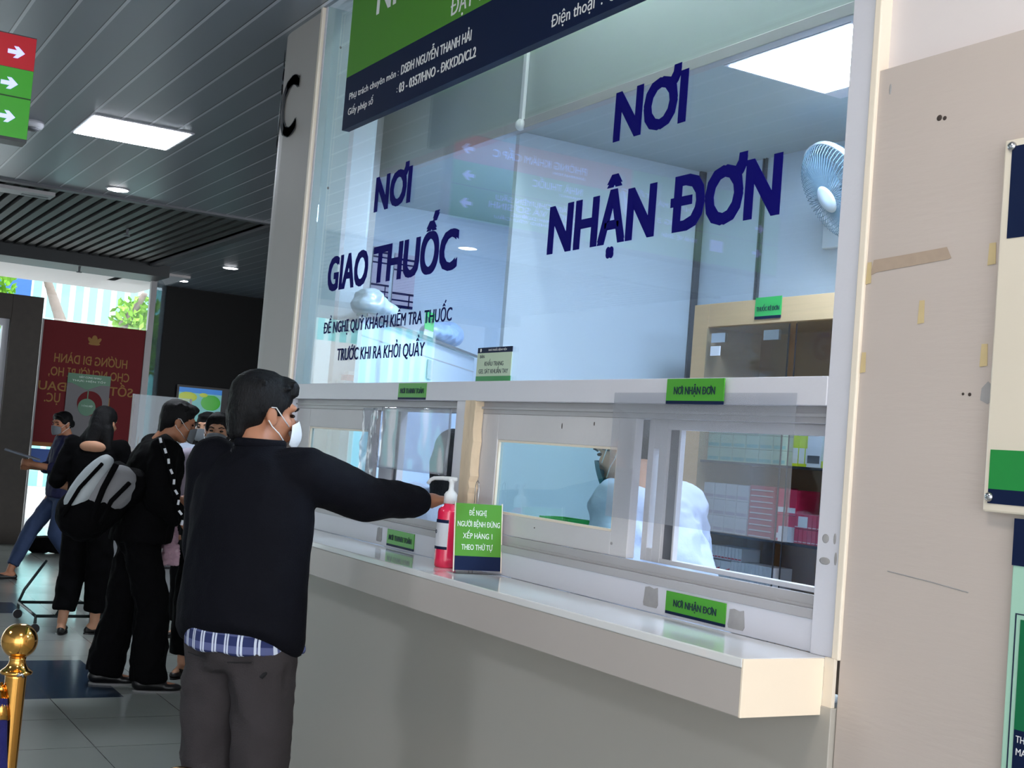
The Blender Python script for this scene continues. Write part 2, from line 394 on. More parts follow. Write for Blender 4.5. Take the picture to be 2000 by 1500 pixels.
# front wall around the service window
o = struct('wall_service', MB().box(-2.04, WY+.012, 2.413, 3.6, WY+.2, 4.2).box(-2.04, WY+.02, 0, 3.6, WY+.2, 2.414), 'upper_wall')
struct('wall_panel', MB().box(-2.022, WY-.012, 0, 3.6, WY+.02, 2.413), 'beige_wall', bevel=.002)
struct('wall_lower', MB().box(-5.5, WY-.025, 0, -2.025, WY+.12, 1.05), 'lower_wall', bevel=.002)
struct('wall_header', MB().box(-5.475, WY, HC, -2.04, WY+.12, 4.2), 'white_paint')
struct('trim_3', MB().box(-2.04, WY-.02, 1.15, -2.020, WY+.1, HC), 'cream_trim', bevel=.003)
struct('trim_4', MB().box(-5.475, WY-.02, 0, -5.452, WY+.1, HC), 'cream_trim', bevel=.003)
# rounded column at the end of the window
def colpoly():
    P = [(-5.475, WY), (-5.90, WY)]; cx, cy, r = -5.90, WY+.36, .36
    for k in range(1, 13):
        a = PI/2*k/12; P.append((cx-r*math.sin(a), cy-r*math.cos(a)))
    return P+[(-6.26, 2.52), (-7.9, 3.1), (-7.9, 4.2), (-7.8, 4.2), (-7.8, 3.15), (-6.1, 2.62), (-5.475, 2.12)]
P = colpoly(); o = MB().prism(P[::-1], 0, 3.47).build('column', 'column_paint'); o['kind'] = 'structure'
def bend(u0, z0):
    def f(a, b, c):
        u = u0+a; r = .36+c+.006
        if u >= -5.90: return Vector((u, WY-c-.006, z0+b))
        t = (-5.90-u)/.36; return Vector((-5.90-r*math.sin(t), WY+.36-r*math.cos(t), z0+b))
    return f
t = text('column_lettering', 'ỐC', 'ink_dark', None, (1, 0, 0), .50, .285, off=.02, warp=bend(-6.215, 2.93))
tag(t, 'dark grey capital letters wrapped around the rounded column', 'lettering')
# booth interior
struct('wall_booth_back', MB().box(-4.9, 3.78, 0, 1.2, 3.9, 4.2).box(-7.9, 4.1, 0, -4.9, 4.2, 4.2), 'booth_wall')
struct('wall_booth_side', MB().box(-4.93, 2.752, 0, -4.9, 3.78, BC).box(1.1, WY+.2, 0, 1.2, 3.78, 4.2), 'booth_wall')
struct('wall_booth_end', MB().box(-7.12, 2.72, 0, -7.0, 4.1, 4.2), 'booth_wall')
struct('trim_5', MB().box(-4.899, 3.745, 0, -4.885, 3.779, BC).box(-4.475, 3.77, 2.232, -4.467, 3.779, BC).box(-4.455, 3.77, 2.232, -4.449, 3.779, BC), 'dark_alu')
struct('ceiling_booth', MB().box(-7.1, 2.75, BC, 1.2, 4.1, BC+.06).box(-7.9, 2.12, 4.0, 1.2, 2.75, 4.1), 'booth_ceil')
struct('wall_fascia', MB().box(-7.085, 2.72, BC-.0, 1.2, 2.75, 4.1), 'fascia')
struct('trim_6', MB().box(-7.085, 2.712, BC-.012, 1.2, 2.755, BC+.03), 'grey_alu', bevel=.003)
struct('floor_booth', MB().box(-5.9, 2.15, 0, 1.1, 4.1, .02), 'white_paint')
e = empty('conduit', (-4.823, 2.715, 3.0), 0, 'white vertical cable duct on the grey beam behind the glass', 'conduit')
MB().box(-.014, -.012, -.04, .014, .004, .9).build('duct', 'plastic_white', e, bevel=.003); MB().ell((0, -.008, -.06), (.026, .022, .026)).build('junction_knob', 'plastic_white', e, True)
e = empty('pillar', (-5.70, 2.26, 0), 0, 'white ribbed pillar inside the pharmacy behind the left lettering', 'pillar')
MB().box(-.10, 0.02, 0, -.0, .15, 3.40).box(-.08, .15, 0, -.02, .165, 3.40).build('ribbed_casing', mat('pillar_white', (206, 216, 222), .5), e, bevel=.004)

# ------------------------------------------------------------------ service window
JL, JR = -5.452, -2.04
e = empty('window_1', (0, 0, 0)); e['kind'] = 'structure'; e_window = e
def wpart(name, mb, m, **k):
    o = mb.build(name, m, e, **k); o['kind'] = 'structure'; return o
wpart('window_frame', MB().box(-2.115, WY-.01, 1.15, JR, WY+.09, HC).box(JL, WY-.005, 1.15, JL+.022, WY+.09, HC)
      .box(JL, WY-.012, 1.688, -2.115, WY+.09, 1.753), 'white_alu', bevel=.002)
wpart('jamb_liner', MB().box(JL+.0225, WY-.002, 1.756, JL+.0245, WY+.15, HC), mat('liner', (150, 166, 168), .55))  # added sheet; its darker grey stands for shade on the jamb side
for z_ in (2.64, 3.28): MB().ell((JL+.025, WY+.07, z_), (.002, .005, .006), n=10).build('screw', 'hole_dark', e)
wpart('glass_pane', MB().box(JL+.025, WY+.03, 1.753, -2.115, WY+.036, HC), 'glass')
wpart('window_rail', MB().box(JL, WY+.02, 1.650, -2.115, WY+.085, 1.688).box(JL, WY+.012, 1.664, -2.115, WY+.03, 1.672), 'grey_alu', bevel=.001)
wpart('window_track', MB().box(JL, WY-.004, 1.222, -2.115, WY+.09, 1.243).box(JL, WY+.014, 1.243, -2.115, WY+.022, 1.272).box(JL, WY+.05, 1.243, -2.115, WY+.06, 1.266).box(JL, WY+.01, 1.243, -2.115, WY+.09, 1.25), 'grey_alu', bevel=.001)
wpart('window_sill', MB().box(JL, WY+.0, 1.15, -2.115, WY+.1, 1.222), 'white_alu', bevel=.002)
wpart('mullion', MB().box(-3.862, WY-.008, 1.222, -3.80, WY+.09, 1.688), 'white_alu', bevel=.002)
m = MB(); pts = []
for k in range(25):
    z = 1.235+.455*k/24; pts.append((z, -3.795+.006*noise.noise(Vector((z*40, 0, 0))), -3.725+.012*noise.noise(Vector((z*60, 5, 0)))))
m.ring_loft([[(a, WY-.012, z), (b, WY-.012, z), (b, WY+.02, z), (a, WY+.02, z)] for z, a, b in pts])
tag(m.build('putty_strip', 'putty'), 'peeling cream putty strip running up beside the middle mullion', 'strip')

def sash(x0, x1, z0, z1, X0, X1, Z0, Z1, y, gl, lab, fm='old_sash'):
    s = empty('sliding_sash', ((x0+x1)/2, y, z0), 0, lab, 'window sash'); ox, oy, oz = s.location
    MB().frame_xz(x0-ox, z0-oz, x1-ox, z1-oz, X0-ox, Z0-oz, X1-ox, Z1-oz, 0, .026).build('sash_frame', fm, s, bevel=.002)
    MB().frame_xz(X0-ox-.001, Z0-oz-.001, X1-ox+.001, Z1-oz+.001, X0-ox+.007, Z0-oz+.007, X1-ox-.007, Z1-oz-.007, .004, .012).build('bead', 'cream_trim', s)
    MB().box(X0-ox, .012, Z0-oz, X1-ox, .016, Z1-oz).build('glass_pane', gl, s); return s
s = sash(-3.735, -2.868, 1.272, 1.650, -3.622, -2.948, 1.336, 1.568, WY+.022, 'teal_glass', 'grubby white sliding window sash with green tinted glass right of the middle mullion')
MB().box(-3.28+.384, -.004, .004, -3.28+.412, .002, .376).build('pull_stile', 'cream_trim', s, bevel=.002)
s = empty('sliding_sash', (-2.43, WY+.055, 1.272), 0, 'rear white sliding sash behind the clear plastic sheet at the right counter position', 'window sash')
ox = 2.43
MB().box(-2.85+ox, 0, 0, -2.825+ox, .026, .378).box(-2.80+ox, 0, 0, -2.765+ox, .026, .378).box(-2.825+ox, 0, 0, -2.80+ox, .026, .035).box(-2.825+ox, 0, .30, -2.80+ox, .026, .378)\
    .box(-2.765+ox, 0, .352, -2.115+ox, .026, .378).box(-2.765+ox, 0, 0, -2.115+ox, .026, .012).box(-2.722+ox, .004, 0, -2.714+ox, .02, .378).build('sash_frame', 'old_sash', s, bevel=.0015)
MB().box(-2.765+ox, .01, 0, -2.722+ox, .024, .378).build('brush_channel', 'dark_alu', s)
s = sash(-5.43, -4.59, 1.272, 1.650, -5.272, -4.645, 1.336, 1.572, WY+.022, 'teal_glass', 'white sliding window sash with green tinted glass beside the masked man')
s = empty('sliding_sash', (-4.52, WY+.055, 1.272), 0, 'half-open rear sash stile left of the cashier opening', 'window sash')
MB().box(-.07, 0, 0, .05, .026, .378).box(.088, 0, 0, .096, .026, .378).build('sash_frame', 'old_sash', s, bevel=.0015); MB().box(.05, .008, 0, .088, .022, .378).build('brush_channel', 'dark_alu', s)

# counter
e = empty('service_counter', (-3.76, 1.9, 1.15), 0, 'long white service counter shelf with a cream end under the pharmacy windows', 'counter'); ox, oy = 3.76, -1.9
MB().box(-5.46+ox, 1.775+oy, -.02, -2.060+ox, WY-.001+oy, 0).build('worktop', 'counter_top', e, bevel=.003)
MB().box(-5.46+ox, 1.777+oy, -.120, -2.062+ox, WY-.026+oy, -.02).build('counter_apron', 'counter_face', e, bevel=.002)
MB().box(-2.062+ox, 1.776+oy, -.120, -2.056+ox, 1.998+oy, -.001).build('end_panel', 'counter_end', e, bevel=.001)
MB().box(-2.056+ox, 1.998+oy, -.116, -2.028+ox, WY-.013+oy, .002).build('end_strip', 'cream_trim', e)

# glass lettering
YG = WY+.029; R_ = (1, 0, 0)
def glt(name, rows, m, lab, off):
    e = empty(name, (rows[0][1], YG, rows[0][3]), 0, lab, 'lettering')
    for body, x0, x1, z, cap in rows:
        text('word', body, m, (x0-rows[0][1], 0, z-rows[0][3]), R_, x1-x0, cap, e, off)
glt('window_lettering', [('NƠI', -4.793, -4.455, 2.45, .137), ('GIAO', -5.228, -4.80, 2.158, .142), ('THUỐC', -4.755, -4.022, 2.158, .142)], 'vinyl_blue', 'large blue words NƠI GIAO THUỐC on the left of the upper glass', .042)
glt('window_lettering', [('NƠI', -3.098, -2.757, 2.45, .140), ('NHẬN', -3.418, -2.862, 2.152, .144), ('ĐƠN', -2.795, -2.358, 2.152, .146)], 'vinyl_blue', 'large blue words NƠI NHẬN ĐƠN on the right of the upper glass', .042)
glt('window_lettering', [('ĐỀ NGHỊ QUÝ KHÁCH KIỂM TRA THUỐC', -5.222, -4.026, 1.972, .047), ('TRƯỚC KHI RA KHỎI QUẦY', -5.045, -4.222, 1.853, .049)], 'vinyl_navy', 'two lines of small navy instructions low on the left glass', .014)

# labels on the frame
def plate(name, x0, x1, z0, z1, lab, words, y=WY-.012, top='label_green', strip='sign_navy', tw=(.14, .86), cap=.30, base=.38, off=.014, sh=.13, tm='ink_navy', sx=0):
    e = empty(name, ((x0+x1)/2, y, z0), 0, lab, 'sign'); h = z1-z0; w_ = x1-x0
    MB().box(-w_/2, -.002, h*sh, w_/2, .001, h).build('face', top, e); MB().box(-w_/2, -.002, 0, w_/2, .001, h*sh).build('foot_band', strip, e)
    if words: text('lettering', words, tm, (-w_/2+w_*tw[0], -.0022, h*base), R_, w_*(tw[1]-tw[0]), h*cap, e, off, .0006)
    return e
plate('window_label', -2.678, -2.450, 1.686, 1.750, 'green label reading NƠI NHẬN ĐƠN on the transom above the right opening', 'NƠI NHẬN ĐƠN', y=WY-.024)
plate('window_label', -2.645, -2.412, 1.159, 1.215, 'green label reading NƠI NHẬN ĐƠN on the sill above the counter', 'NƠI NHẬN ĐƠN', y=WY-.002)
plate('window_label', -4.322, -4.094, 1.690, 1.749, 'green label reading NƠI THANH TOÁN on the transom above the cashier', 'NƠI THANH TOÁN', tw=(.08, .92))
plate('window_label', -4.334, -4.110, 1.157, 1.217, 'green label reading NƠI THANH TOÁN on the sill behind the reaching arm', 'NƠI THANH TOÁN', y=WY-.002, tw=(.08, .92))
e = empty('notice_card', (-3.69, WY+.026, 1.755), 0, 'pale notice card with navy header stuck low on the upper glass', 'sign')
MB().box(-.115, -.002, .018, .115, 0, .095).build('face', 'paper_mint', e); MB().box(-.115, -.0022, .095, .115, 0, .113).build('header', 'sign_navy', e); MB().box(-.115, -.0022, 0, .115, 0, .018).build('foot_band', 'board_green', e)
text('lettering', 'BÁN', 'ink_navy', (-.095, -.0024, .078), R_, .03, .010, e, .01, .0004); text('lettering', 'KHẨU TRANG', 'ink_navy', (-.06, -.0024, .052), R_, .125, .014, e, .0, .0004)
text('lettering', 'GEL SÁT KHUẨN TAY', 'ink_navy', (-.097, -.0024, .027), R_, .195, .014, e, .0, .0004); text('lettering', 'NHÀ THUỐC BỆNH VIỆN', 'white_ink', (-.04, -.0026, .101), R_, .12, .006, e, 0, .0003)
MB().ell((-.092, -.003, .104), (.005, .001, .006)).build('emblem', 'white_ink', e)
# grey leftover patches and dents
for i, (x0, x1, z0, z1, yy, lab) in enumerate([(-2.742, -2.682, 1.164, 1.214, WY-.001, 'torn grey adhesive patch left of the sill label'), (-2.402, -2.345, 1.160, 1.205, WY-.001, 'torn grey adhesive patch right of the sill label'),
        (-4.43, -4.385, 1.163, 1.213, WY-.001, 'torn grey adhesive patch near the reaching arm')]):
    n = 14; pl = []
    for k in range(n):
        a = 2*PI*k/n; pl.append(((x0+x1)/2+(x1-x0)/2*1.2*max(-.83, min(.83, math.cos(a)*1.2))*(1+.08*math.sin(k*5)), (z0+z1)/2+(z1-z0)/2*1.2*max(-.83, min(.83, math.sin(a)*1.2))*(1+.08*math.cos(k*3))))
    o = MB().prism(pl, 0, .001).xf(Matrix(((1, 0, 0, 0), (0, 0, -1, yy), (0, 1, 0, 0), (0, 0, 0, 1)))).build('adhesive_patch', 'patch_grey'); tag(o, lab, 'patch')
for x, z, r, q, y_, m_, lab in ((-2.09, 1.40, .010, .010, WY-.0105, 'patch_grey', 'upper left grey scuff on the right window jamb'), (-2.062, 1.402, .004, .012, WY-.0105, 'patch_grey', 'upper right thin scuff on the right window jamb'),
        (-2.088, 1.352, .016, .008, WY-.0105, 'patch_grey', 'lower left wide scuff on the right window jamb'), (-2.056, 1.36, .004, .014, WY-.0105, 'patch_grey', 'lower right thin scuff on the right window jamb'),
        (-3.24, 1.62, .002, .009, WY+.0215, 'hole_dark', 'short dark scratch on the top of the tinted sash, leftmost'), (-3.07, 1.63, .002, .006, WY+.0215, 'hole_dark', 'tiny dark nick on the top of the tinted sash'),
        (-2.94, 1.305, .006, .004, WY+.0215, 'patch_grey', 'grey scuff at the lower right corner of the tinted sash'), (-3.35, 1.31, .003, .002, WY+.0215, 'hole_dark', 'dark speck under the tinted pane')):
    tag(MB().ell((x, y_, z), (r, .0012, q), n=10).build('scuff_mark', m_, None, True), lab, 'mark')

# clear sheets taped over the openings
e = empty('plastic_screen', (-2.56, WY-.021, 1.36), 0, 'clear plastic sheet hanging in front of the right opening', 'screen')
MB().box(-.358, 0, .02, .36, .0015, .355).build('sheet', 'film', e)
def crumple(x0, x1, z0, z1, y0, amp, sc, seed, name, lab):
    m = MB(); nx, nz = 18, 28; V = []; F = []
    for k in range(2):
        for j in range(nz+1):
            for i in range(nx+1):
                x = x0+(x1-x0)*i/nx; z = z0+(z1-z0)*j/nz
                V.append((x, y0+amp*noise.noise(Vector((x*sc+seed, z*sc*.5, 0)))+amp*.5*noise.noise(Vector((x*sc*3, z*sc*2, seed)))+k*.0012, z-.015*(x-x0)/(x1-x0)*0))
    N_ = (nx+1)*(nz+1)
    for j in range(nz):
        for i in range(nx):
            a = j*(nx+1)+i; F.append((a, a+1, a+nx+2, a+nx+1)); F.append((N_+a, N_+a+nx+1, N_+a+nx+2, N_+a+1))
    for i in range(nx):
        a, b = i, nz*(nx+1)+i; F.append((a, N_+a, N_+a+1, a+1)); F.append((b, b+1, N_+b+1, N_+b))
    for j in range(nz):
        a, b = j*(nx+1), j*(nx+1)+nx; F.append((a, a+nx+1, N_+a+nx+1, N_+a)); F.append((b, N_+b, N_+b+nx+1, b+nx+1))
    m.add(V, F); tag(m.build(name, 'crumple', None, True), lab, 'screen')
crumple(-4.60, -4.44, 1.30, 1.655, WY-.03, .02, 14, 3, 'plastic_flap', 'crumpled clear plastic flap beside the cashier opening')
crumple(-4.44, -3.87, 1.435, 1.66, WY-.02, .006, 5, 8, 'plastic_screen', 'clear plastic sheet hanging over the cashier opening')

# ------------------------------------------------------------------ pharmacy sign board in front of the glass
e = empty('pharmacy_sign', (-3.3, 1.85, 2.727), 0, 'large green and navy pharmacy sign board fixed above the window', 'sign'); ox = 3.3
MB().box(-4.712+ox, 0, 0, -1.9+ox, .03, .208).build('navy_band', 'sign_navy', e); MB().box(-4.712+ox, 0, .208, -1.9+ox, .03, .66).build('green_panel', 'sign_green', e)
def st(w_, x0, x1, z, cap, m='white_ink', off=.01): text('lettering', w_, m, (x0+ox, -.0005, z-2.727), R_, x1-x0, cap, e, off, .0008)
st('Phụ trách chuyên môn :', -4.662, -4.212, 2.838, .026, off=0); st('DSĐH NGUYỄN THANH HẢI', -4.19, -3.662, 2.836, .034, off=.012)
st('Giấy phép số', -4.662, -4.425, 2.777, .026, off=0); st(':', -4.216, -4.210, 2.777, .024, off=0); st('03 - 0357/HNO - ĐKKDD/CL2', -4.195, -3.62, 2.772, .034, off=.012)
st('Điện thoại  :', -3.163, -2.90, 2.752, .036, off=.0); st('02', -2.87, -2.80, 2.750, .042, off=.02)
st('ĐẶT T', -3.83, -3.60, 2.955, .06, off=.01); st('NH', -4.465, -4.2, 3.125, .13, 'white_ink', .02)

# ------------------------------------------------------------------ beige wall: tape, holes, boards
def decal(name, poly, m, lab, cat, y=WY-.0125):
    o = MB().prism([(x, z) for x, z in poly], 0, .0008).xf(Matrix(((1, 0, 0, 0), (0, 0, -1, y), (0, 1, 0, 0), (0, 0, 0, 1)))).build(name, m); tag(o, lab, cat); return o
def rect(x0, x1, z0, z1, j=.002): return [(x0, z0), (x1, z0+j), (x1-j, z1), (x0+j, z1)]
decal('tape_remnant', [(-2.008, 1.966), (-1.99, 1.972), (-1.80, 1.983), (-1.792, 1.985), (-1.805, 2.008), (-1.90, 2.003), (-2.0, 1.999)], 'tape_brown', 'long brown strip of old tape on the beige wall', 'tape', WY-.0127)
for (x0, x1, z0, z1), lab in (((-2.019, -2.004, 1.948, 1.995), 'yellowed tape scrap under the left end of the long strip'), ((-1.702, -1.683, 1.962, 2.005), 'yellowed tape scrap beside the white board, upper one'),
        ((-1.868, -1.851, 1.856, 1.904), 'yellowed tape scrap alone in the middle of the beige wall'), ((-2.018, -2.003, 1.758, 1.802), 'yellowed tape scrap beside the window trim'), ((-1.706, -1.688, 1.766, 1.810), 'yellowed tape scrap beside the white board, lower one')):
    decal('tape_scrap', rect(x0, x1, z0, z1), 'tape', lab, 'tape', WY-.0131)
decal('plaster_chip', [(-1.70, 1.702), (-1.683, 1.695), (-1.672, 1.70), (-1.670, 1.728), (-1.684, 1.738), (-1.698, 1.725)], 'patch_grey', 'grey chipped spot at the edge of the white board', 'mark')
for x, z, r, lab in ((-1.846, 2.277, .007, 'dark screw hole high on the beige wall'), (-1.832, 2.274, .005, 'paler plugged hole beside the dark screw hole'), (-1.726, 1.713, .004, 'tiny nail hole left of the grey chip'), (-1.742, 1.714, .003, 'tiny nail hole with a rust streak')):
    tag(MB().ell((x, WY-.0125, z), (r, .0015, r*.9), n=10).build('wall_hole', 'hole_dark', None, True), lab, 'hole')
tag(MB().ell((-1.986, WY-.0125, 2.365), (.0035, .001, .012), n=8).build('wall_hole', 'patch_grey', None, True), 'small grey dent near the top of the beige wall', 'hole')
tag(MB().tube([(-1.905, WY-.0125, 1.352), (-1.80, WY-.0125, 1.345), (-1.70, WY-.0125, 1.336)], .0011).build('scratch', 'patch_grey'), 'long faint horizontal scratch low on the beige wall', 'mark')

e = empty('notice_board', (-1.40, WY-.012, 1.49), 0, 'cream acrylic notice board with navy header and green foot on the beige wall', 'board')
MB().box(-.262, -.022, .002, .26, -.014, .705).build('board_face', 'cream_board', e, bevel=.004)
MB().box(-.262, -.014, .002, .26, 0, .705).build('backing', 'cream_trim', e)
MB().box(-.243, -.0235, .515, .24, -.0215, .69).build('header', 'sign_navy', e); MB().box(-.250, -.0235, .045, .24, -.0215, .118).build('green_band', 'board_green', e); MB().box(-.250, -.0235, .018, .24, -.0215, .045).build('navy_band', 'sign_navy', e)
for x, z in ((-.246, .03), (-.243, .690), (.23, .03), (.23, .69)): MB().lathe([(.009, 0), (.009, .004), (.006, .008), (.001, .009)], n=16).xf(Matrix.Translation((x, -.022, z)) @ Matrix.Rotation(PI/2, 4, 'X')).build('standoff_screw', 'steel', e, True)
e = empty('notice_board', (-1.33, WY-.012, .80), 0, 'mint framed green notice board below the cream one', 'board')
MB().box(-.262, -.016, 0, .26, 0, .685).build('board_face', 'mint', e, bevel=.003)
MB().box(-.262, -.018, .60, .26, -.0155, .685).build('header', 'sign_navy', e)
MB().frame_xz(-.248, .02, .246, .515, -.246, .022, .244, .513, -.0175, -.0155).build('rule_line', 'ink_navy', e)
MB().box(-.236, -.018, .31, .236, -.0155, .505).build('green_panel', 'board_green_deep', e); MB().box(-.236, -.018, .03, .236, -.0155, .31).build('navy_panel', 'sign_navy', e)
text('lettering', 'THA', 'white_ink', (-.231, -.0182, .288), R_, .030, .012, e, .01, .0004); text('lettering', 'MA', 'white_ink', (-.229, -.0182, .266), R_, .022, .012, e, .01, .0004)

# ------------------------------------------------------------------ things on the counter
e = empty('sanitiser_bottle', (-3.685, 1.925, 1.15), .15, 'bright pink hand gel bottle with a white pump on the counter', 'bottle')
e.scale = (1.28, 1.28, 1.28)
MB().lathe([(.0, 0), (.024, 0), (.0275, .003), (.0285, .02), (.0285, .137), (.027, .144), (.017, .152), (.014, .156), (.014, .160)], n=32).build('bottle_body', 'gel_pink', e, True)
lb = MB(); ls = []
for z in (.045, .118):
    ls.append([(.0292*math.cos(a), .0292*math.sin(a), z) for a in [math.radians(-165+130*k/16) for k in range(17)]])
V = ls[0]+ls[1]; lb.add(V+[(x*1.01, y*1.01, z) for x, y, z in V], [(i, i+1, i+18, i+17) for i in range(16)]+[(34+i, 34+i+17, 34+i+18, 34+i+1) for i in range(16)])
lb.build('label', 'white_pack', e)
for z0, z1 in ((.110, .118), (.045, .052)):
    V = [(.0297*math.cos(math.radians(-165+130*k/16)), .0297*math.sin(math.radians(-165+130*k/16)), z) for z in (z0, z1) for k in range(17)]
    MB().add(V+[(x*1.01, y*1.01, z) for x, y, z in V], [(i, i+1, i+18, i+17) for i in range(16)]+[(34+i, 34+i+17, 34+i+18, 34+i+1) for i in range(16)]).build('label_stripe', 'sign_navy', e)
def lbend(a, b, c):
    t = math.radians(-158)+a/.0296; return Vector(((.0296+c)*math.cos(t), (.0296+c)*math.sin(t), .083+b))
text('lettering', 'NANO', 'ink_navy', None, R_, .03, .009, e, .01, .0006, warp=lbend)
MB().lathe([(.013, .158), (.0165, .158), (.0165, .180), (.013, .186), (.008, .190), (.0065, .195), (.0065, .210), (.009, .213), (.009, .224), (.0, .224)], n=24).build('pump_cap', 'plastic_white', e, True)
MB().tube([(.018, 0, .219), (0, 0, .219), (-.03, -.006, .219), (-.06, -.012, .217), (-.072, -.014, .212), (-.080, -.016, .202)], .0052, 10, [.0052, .0062, .0055, .005, .0048, .0046]).build('pump_spout', 'plastic_white', e, True)
e = empty('wire_holder', (-3.66, 2.005, 1.15), 0, 'thin metal wire holder behind the pink gel bottle', 'holder')
MB().tube([(-.012, 0, .0), (-.012, 0, .26), (-.009, 0, .275), (0, 0, .282), (.009, 0, .275), (.012, 0, .26), (.012, 0, 0)], .0013, 6).build('wire_loop', 'steel', e, True)
MB().tube([(-.032+.034*math.cos(a)*1.0, -.038+.034*math.sin(a), .028) for a in [2*PI*k/24 for k in range(25)]], .0012, 6).build('wire_ring', 'steel', e, True)

# queue notice: acrylic stand
e = empty('queue_notice', (-3.492, 1.94, 1.15), PI/2-.08, 'green acrylic stand-up notice beside the pink bottle on the counter', 'sign')
e.scale = (1.05, 1, 1.2)
tl = math.radians(-9); M = Matrix.Rotation(tl, 4, 'X')
def q(mb, n, m_, **k): return mb.xf(M).build(n, m_, e, **k)
q(MB().box(-.078, 0, .008, .075, .0025, .182), 'acrylic_plate', 'glass')
q(MB().box(-.076, -.0012, .046, .071, 0, .180), 'green_face', 'sign_green'); q(MB().box(-.076, -.0012, .010, .071, 0, .046), 'navy_band', 'sign_navy')
q(MB().box(.0712, -.001, .006, .0745, .003, .184), 'acrylic_edge', 'cream_trim'); q(MB().box(-.0795, -.001, .006, -.0770, .003, .184), 'acrylic_edge', 'cream_trim')
for wds, x0, x1, z in (('ĐỀ NGHỊ', -.034, .022, .150), ('NGƯỜI BỆNH ĐỨNG', -.070, .066, .121), ('XẾP HÀNG 1', -.052, .042, .091), ('THEO THỨ TỰ', -.056, .044, .062)):
    t = text('lettering', wds, 'white_ink', (x0, -.0014, z), R_, x1-x0, .0135, e, .005, .0004); t.data.transform(M)
MB().box(-.078, -.0, .0, .075, .055, .003).build('foot', 'glass', e)

# ------------------------------------------------------------------ booth contents
e = empty('ceiling_light', (-3.2, 3.05, BC), 0, 'bright square ceiling panel light inside the pharmacy', 'lamp')
MB().box(-.32, -.29, -.012, .29, .26, 0).build('light_frame', 'white_alu', e); MB().box(-.305, -.275, -.014, .275, .168, -.0125).build('diffuser', 'booth_light', e)
for i, x in ((0, -5.28), (1, -1.2)):  # left panel is an added lamp, hidden by the partition, to brighten that room
    e = empty('ceiling_light', (x, 3.46 if i == 0 else 3.2, BC), 0, ['square ceiling panel light in the left end of the pharmacy', 'square ceiling panel light in the right end of the pharmacy'][i], 'lamp')
    MB().box(-.3, -.3, -.012, .3, .3, 0).build('light_frame', 'white_alu', e); MB().box(-.28, -.28, -.014, .28, .28, -.0125).build('diffuser', 'booth_soft' if i == 0 else 'booth_light', e)

e = empty('batten_light', (-3.2, 2.4, 3.92), 0, 'long batten light over the front strip behind the glass', 'lamp')  # lamp added out of sight to brighten the fascia
MB().box(-1.4, -.05, 0, 1.4, .05, .06).build('batten_body', 'white_alu', e); MB().cone((-1.35, 0, -.025), (1.35, 0, -.025), .018, .018, 14).build('tube', 'batten_glow', e)
# wall fan
e = empty('wall_fan', (-3.99, 3.78, 2.60), 0, 'pale grey oscillating fan mounted high on the pharmacy back wall', 'fan')
FM = Matrix.Translation((.30, -.28, .03)) @ Vector((-.22, -.80, -.56)).to_track_quat('Z', 'Y').to_matrix().to_4x4()
# local fan axis = +z (towards the room, tilted down)
def fq(mb, n, m_, **k): return mb.xf(FM).build(n, m_, e, **k)
R0 = .205
g = MB()
for k in range(72):
    a = 2*PI*k/72; ca, sa = math.cos(a), math.sin(a)
    g.tube([(r*ca, r*sa, z) for r, z in ((.055, .062), (.13, .056), (.18, .040), (.2, .018), (R0, 0))], .0018, 4)
    g.tube([(r*ca, r*sa, z) for r, z in ((R0, 0), (.2, -.022), (.175, -.045), (.1, -.062), (.06, -.066))], .0012, 4)
fq(g, 'grille', 'fan_grey')
fq(MB().ring_loft([[((R0+dr)*math.cos(2*PI*i/48), (R0+dr)*math.sin(2*PI*i/48), dz) for i in range(48)] for dr, dz in ((0, -.010), (.005, -.010), (.005, .010), (0, .010), (0, -.010))], cap=False), 'rim', 'fan_white')
fq(MB().lathe([(0, .060), (.05, .060), (.056, .064), (.045, .072), (0, .074)], n=32), 'hub_cap', 'fan_white', smooth=True)
fq(MB().lathe([(0, -.06), (.05, -.06), (.055, -.10), (.045, -.15), (.02, -.165), (0, -.166)], n=24), 'motor_housing', 'fan_white', smooth=True)
b = MB()
for k in range(3):
    a0 = 2*PI*k/3
    for s_ in range(1):
        V = []
        for i in range(7):
            r = .03+.15*i/6; wd = .95*(1-.25*abs(i-3)/3)
            for j, t in enumerate((-.5, 0, .5)): V.append((r*math.cos(a0+t*wd), r*math.sin(a0+t*wd), .02*t*2))
        n0 = len(V); F = [(i*3+j, i*3+j+1, i*3+j+4, i*3+j+3) for i in range(6) for j in range(2)]
        V2 = [(x, y, z-.003) for x, y, z in V]; b.add(V+V2, F+[tuple(n0+q_ for q_ in f[::-1]) for f in F])
fq(b, 'fan_blades', 'fan_grey')
MB().box(-.05, -.03, -.12, .05, 0, .08).build('wall_bracket', 'fan_white', e, bevel=.005); MB().tube([(0, -.02, .0), (.08, -.08, .05), (.27, -.13, .10)], .02, 10).build('arm', 'fan_white', e, True)

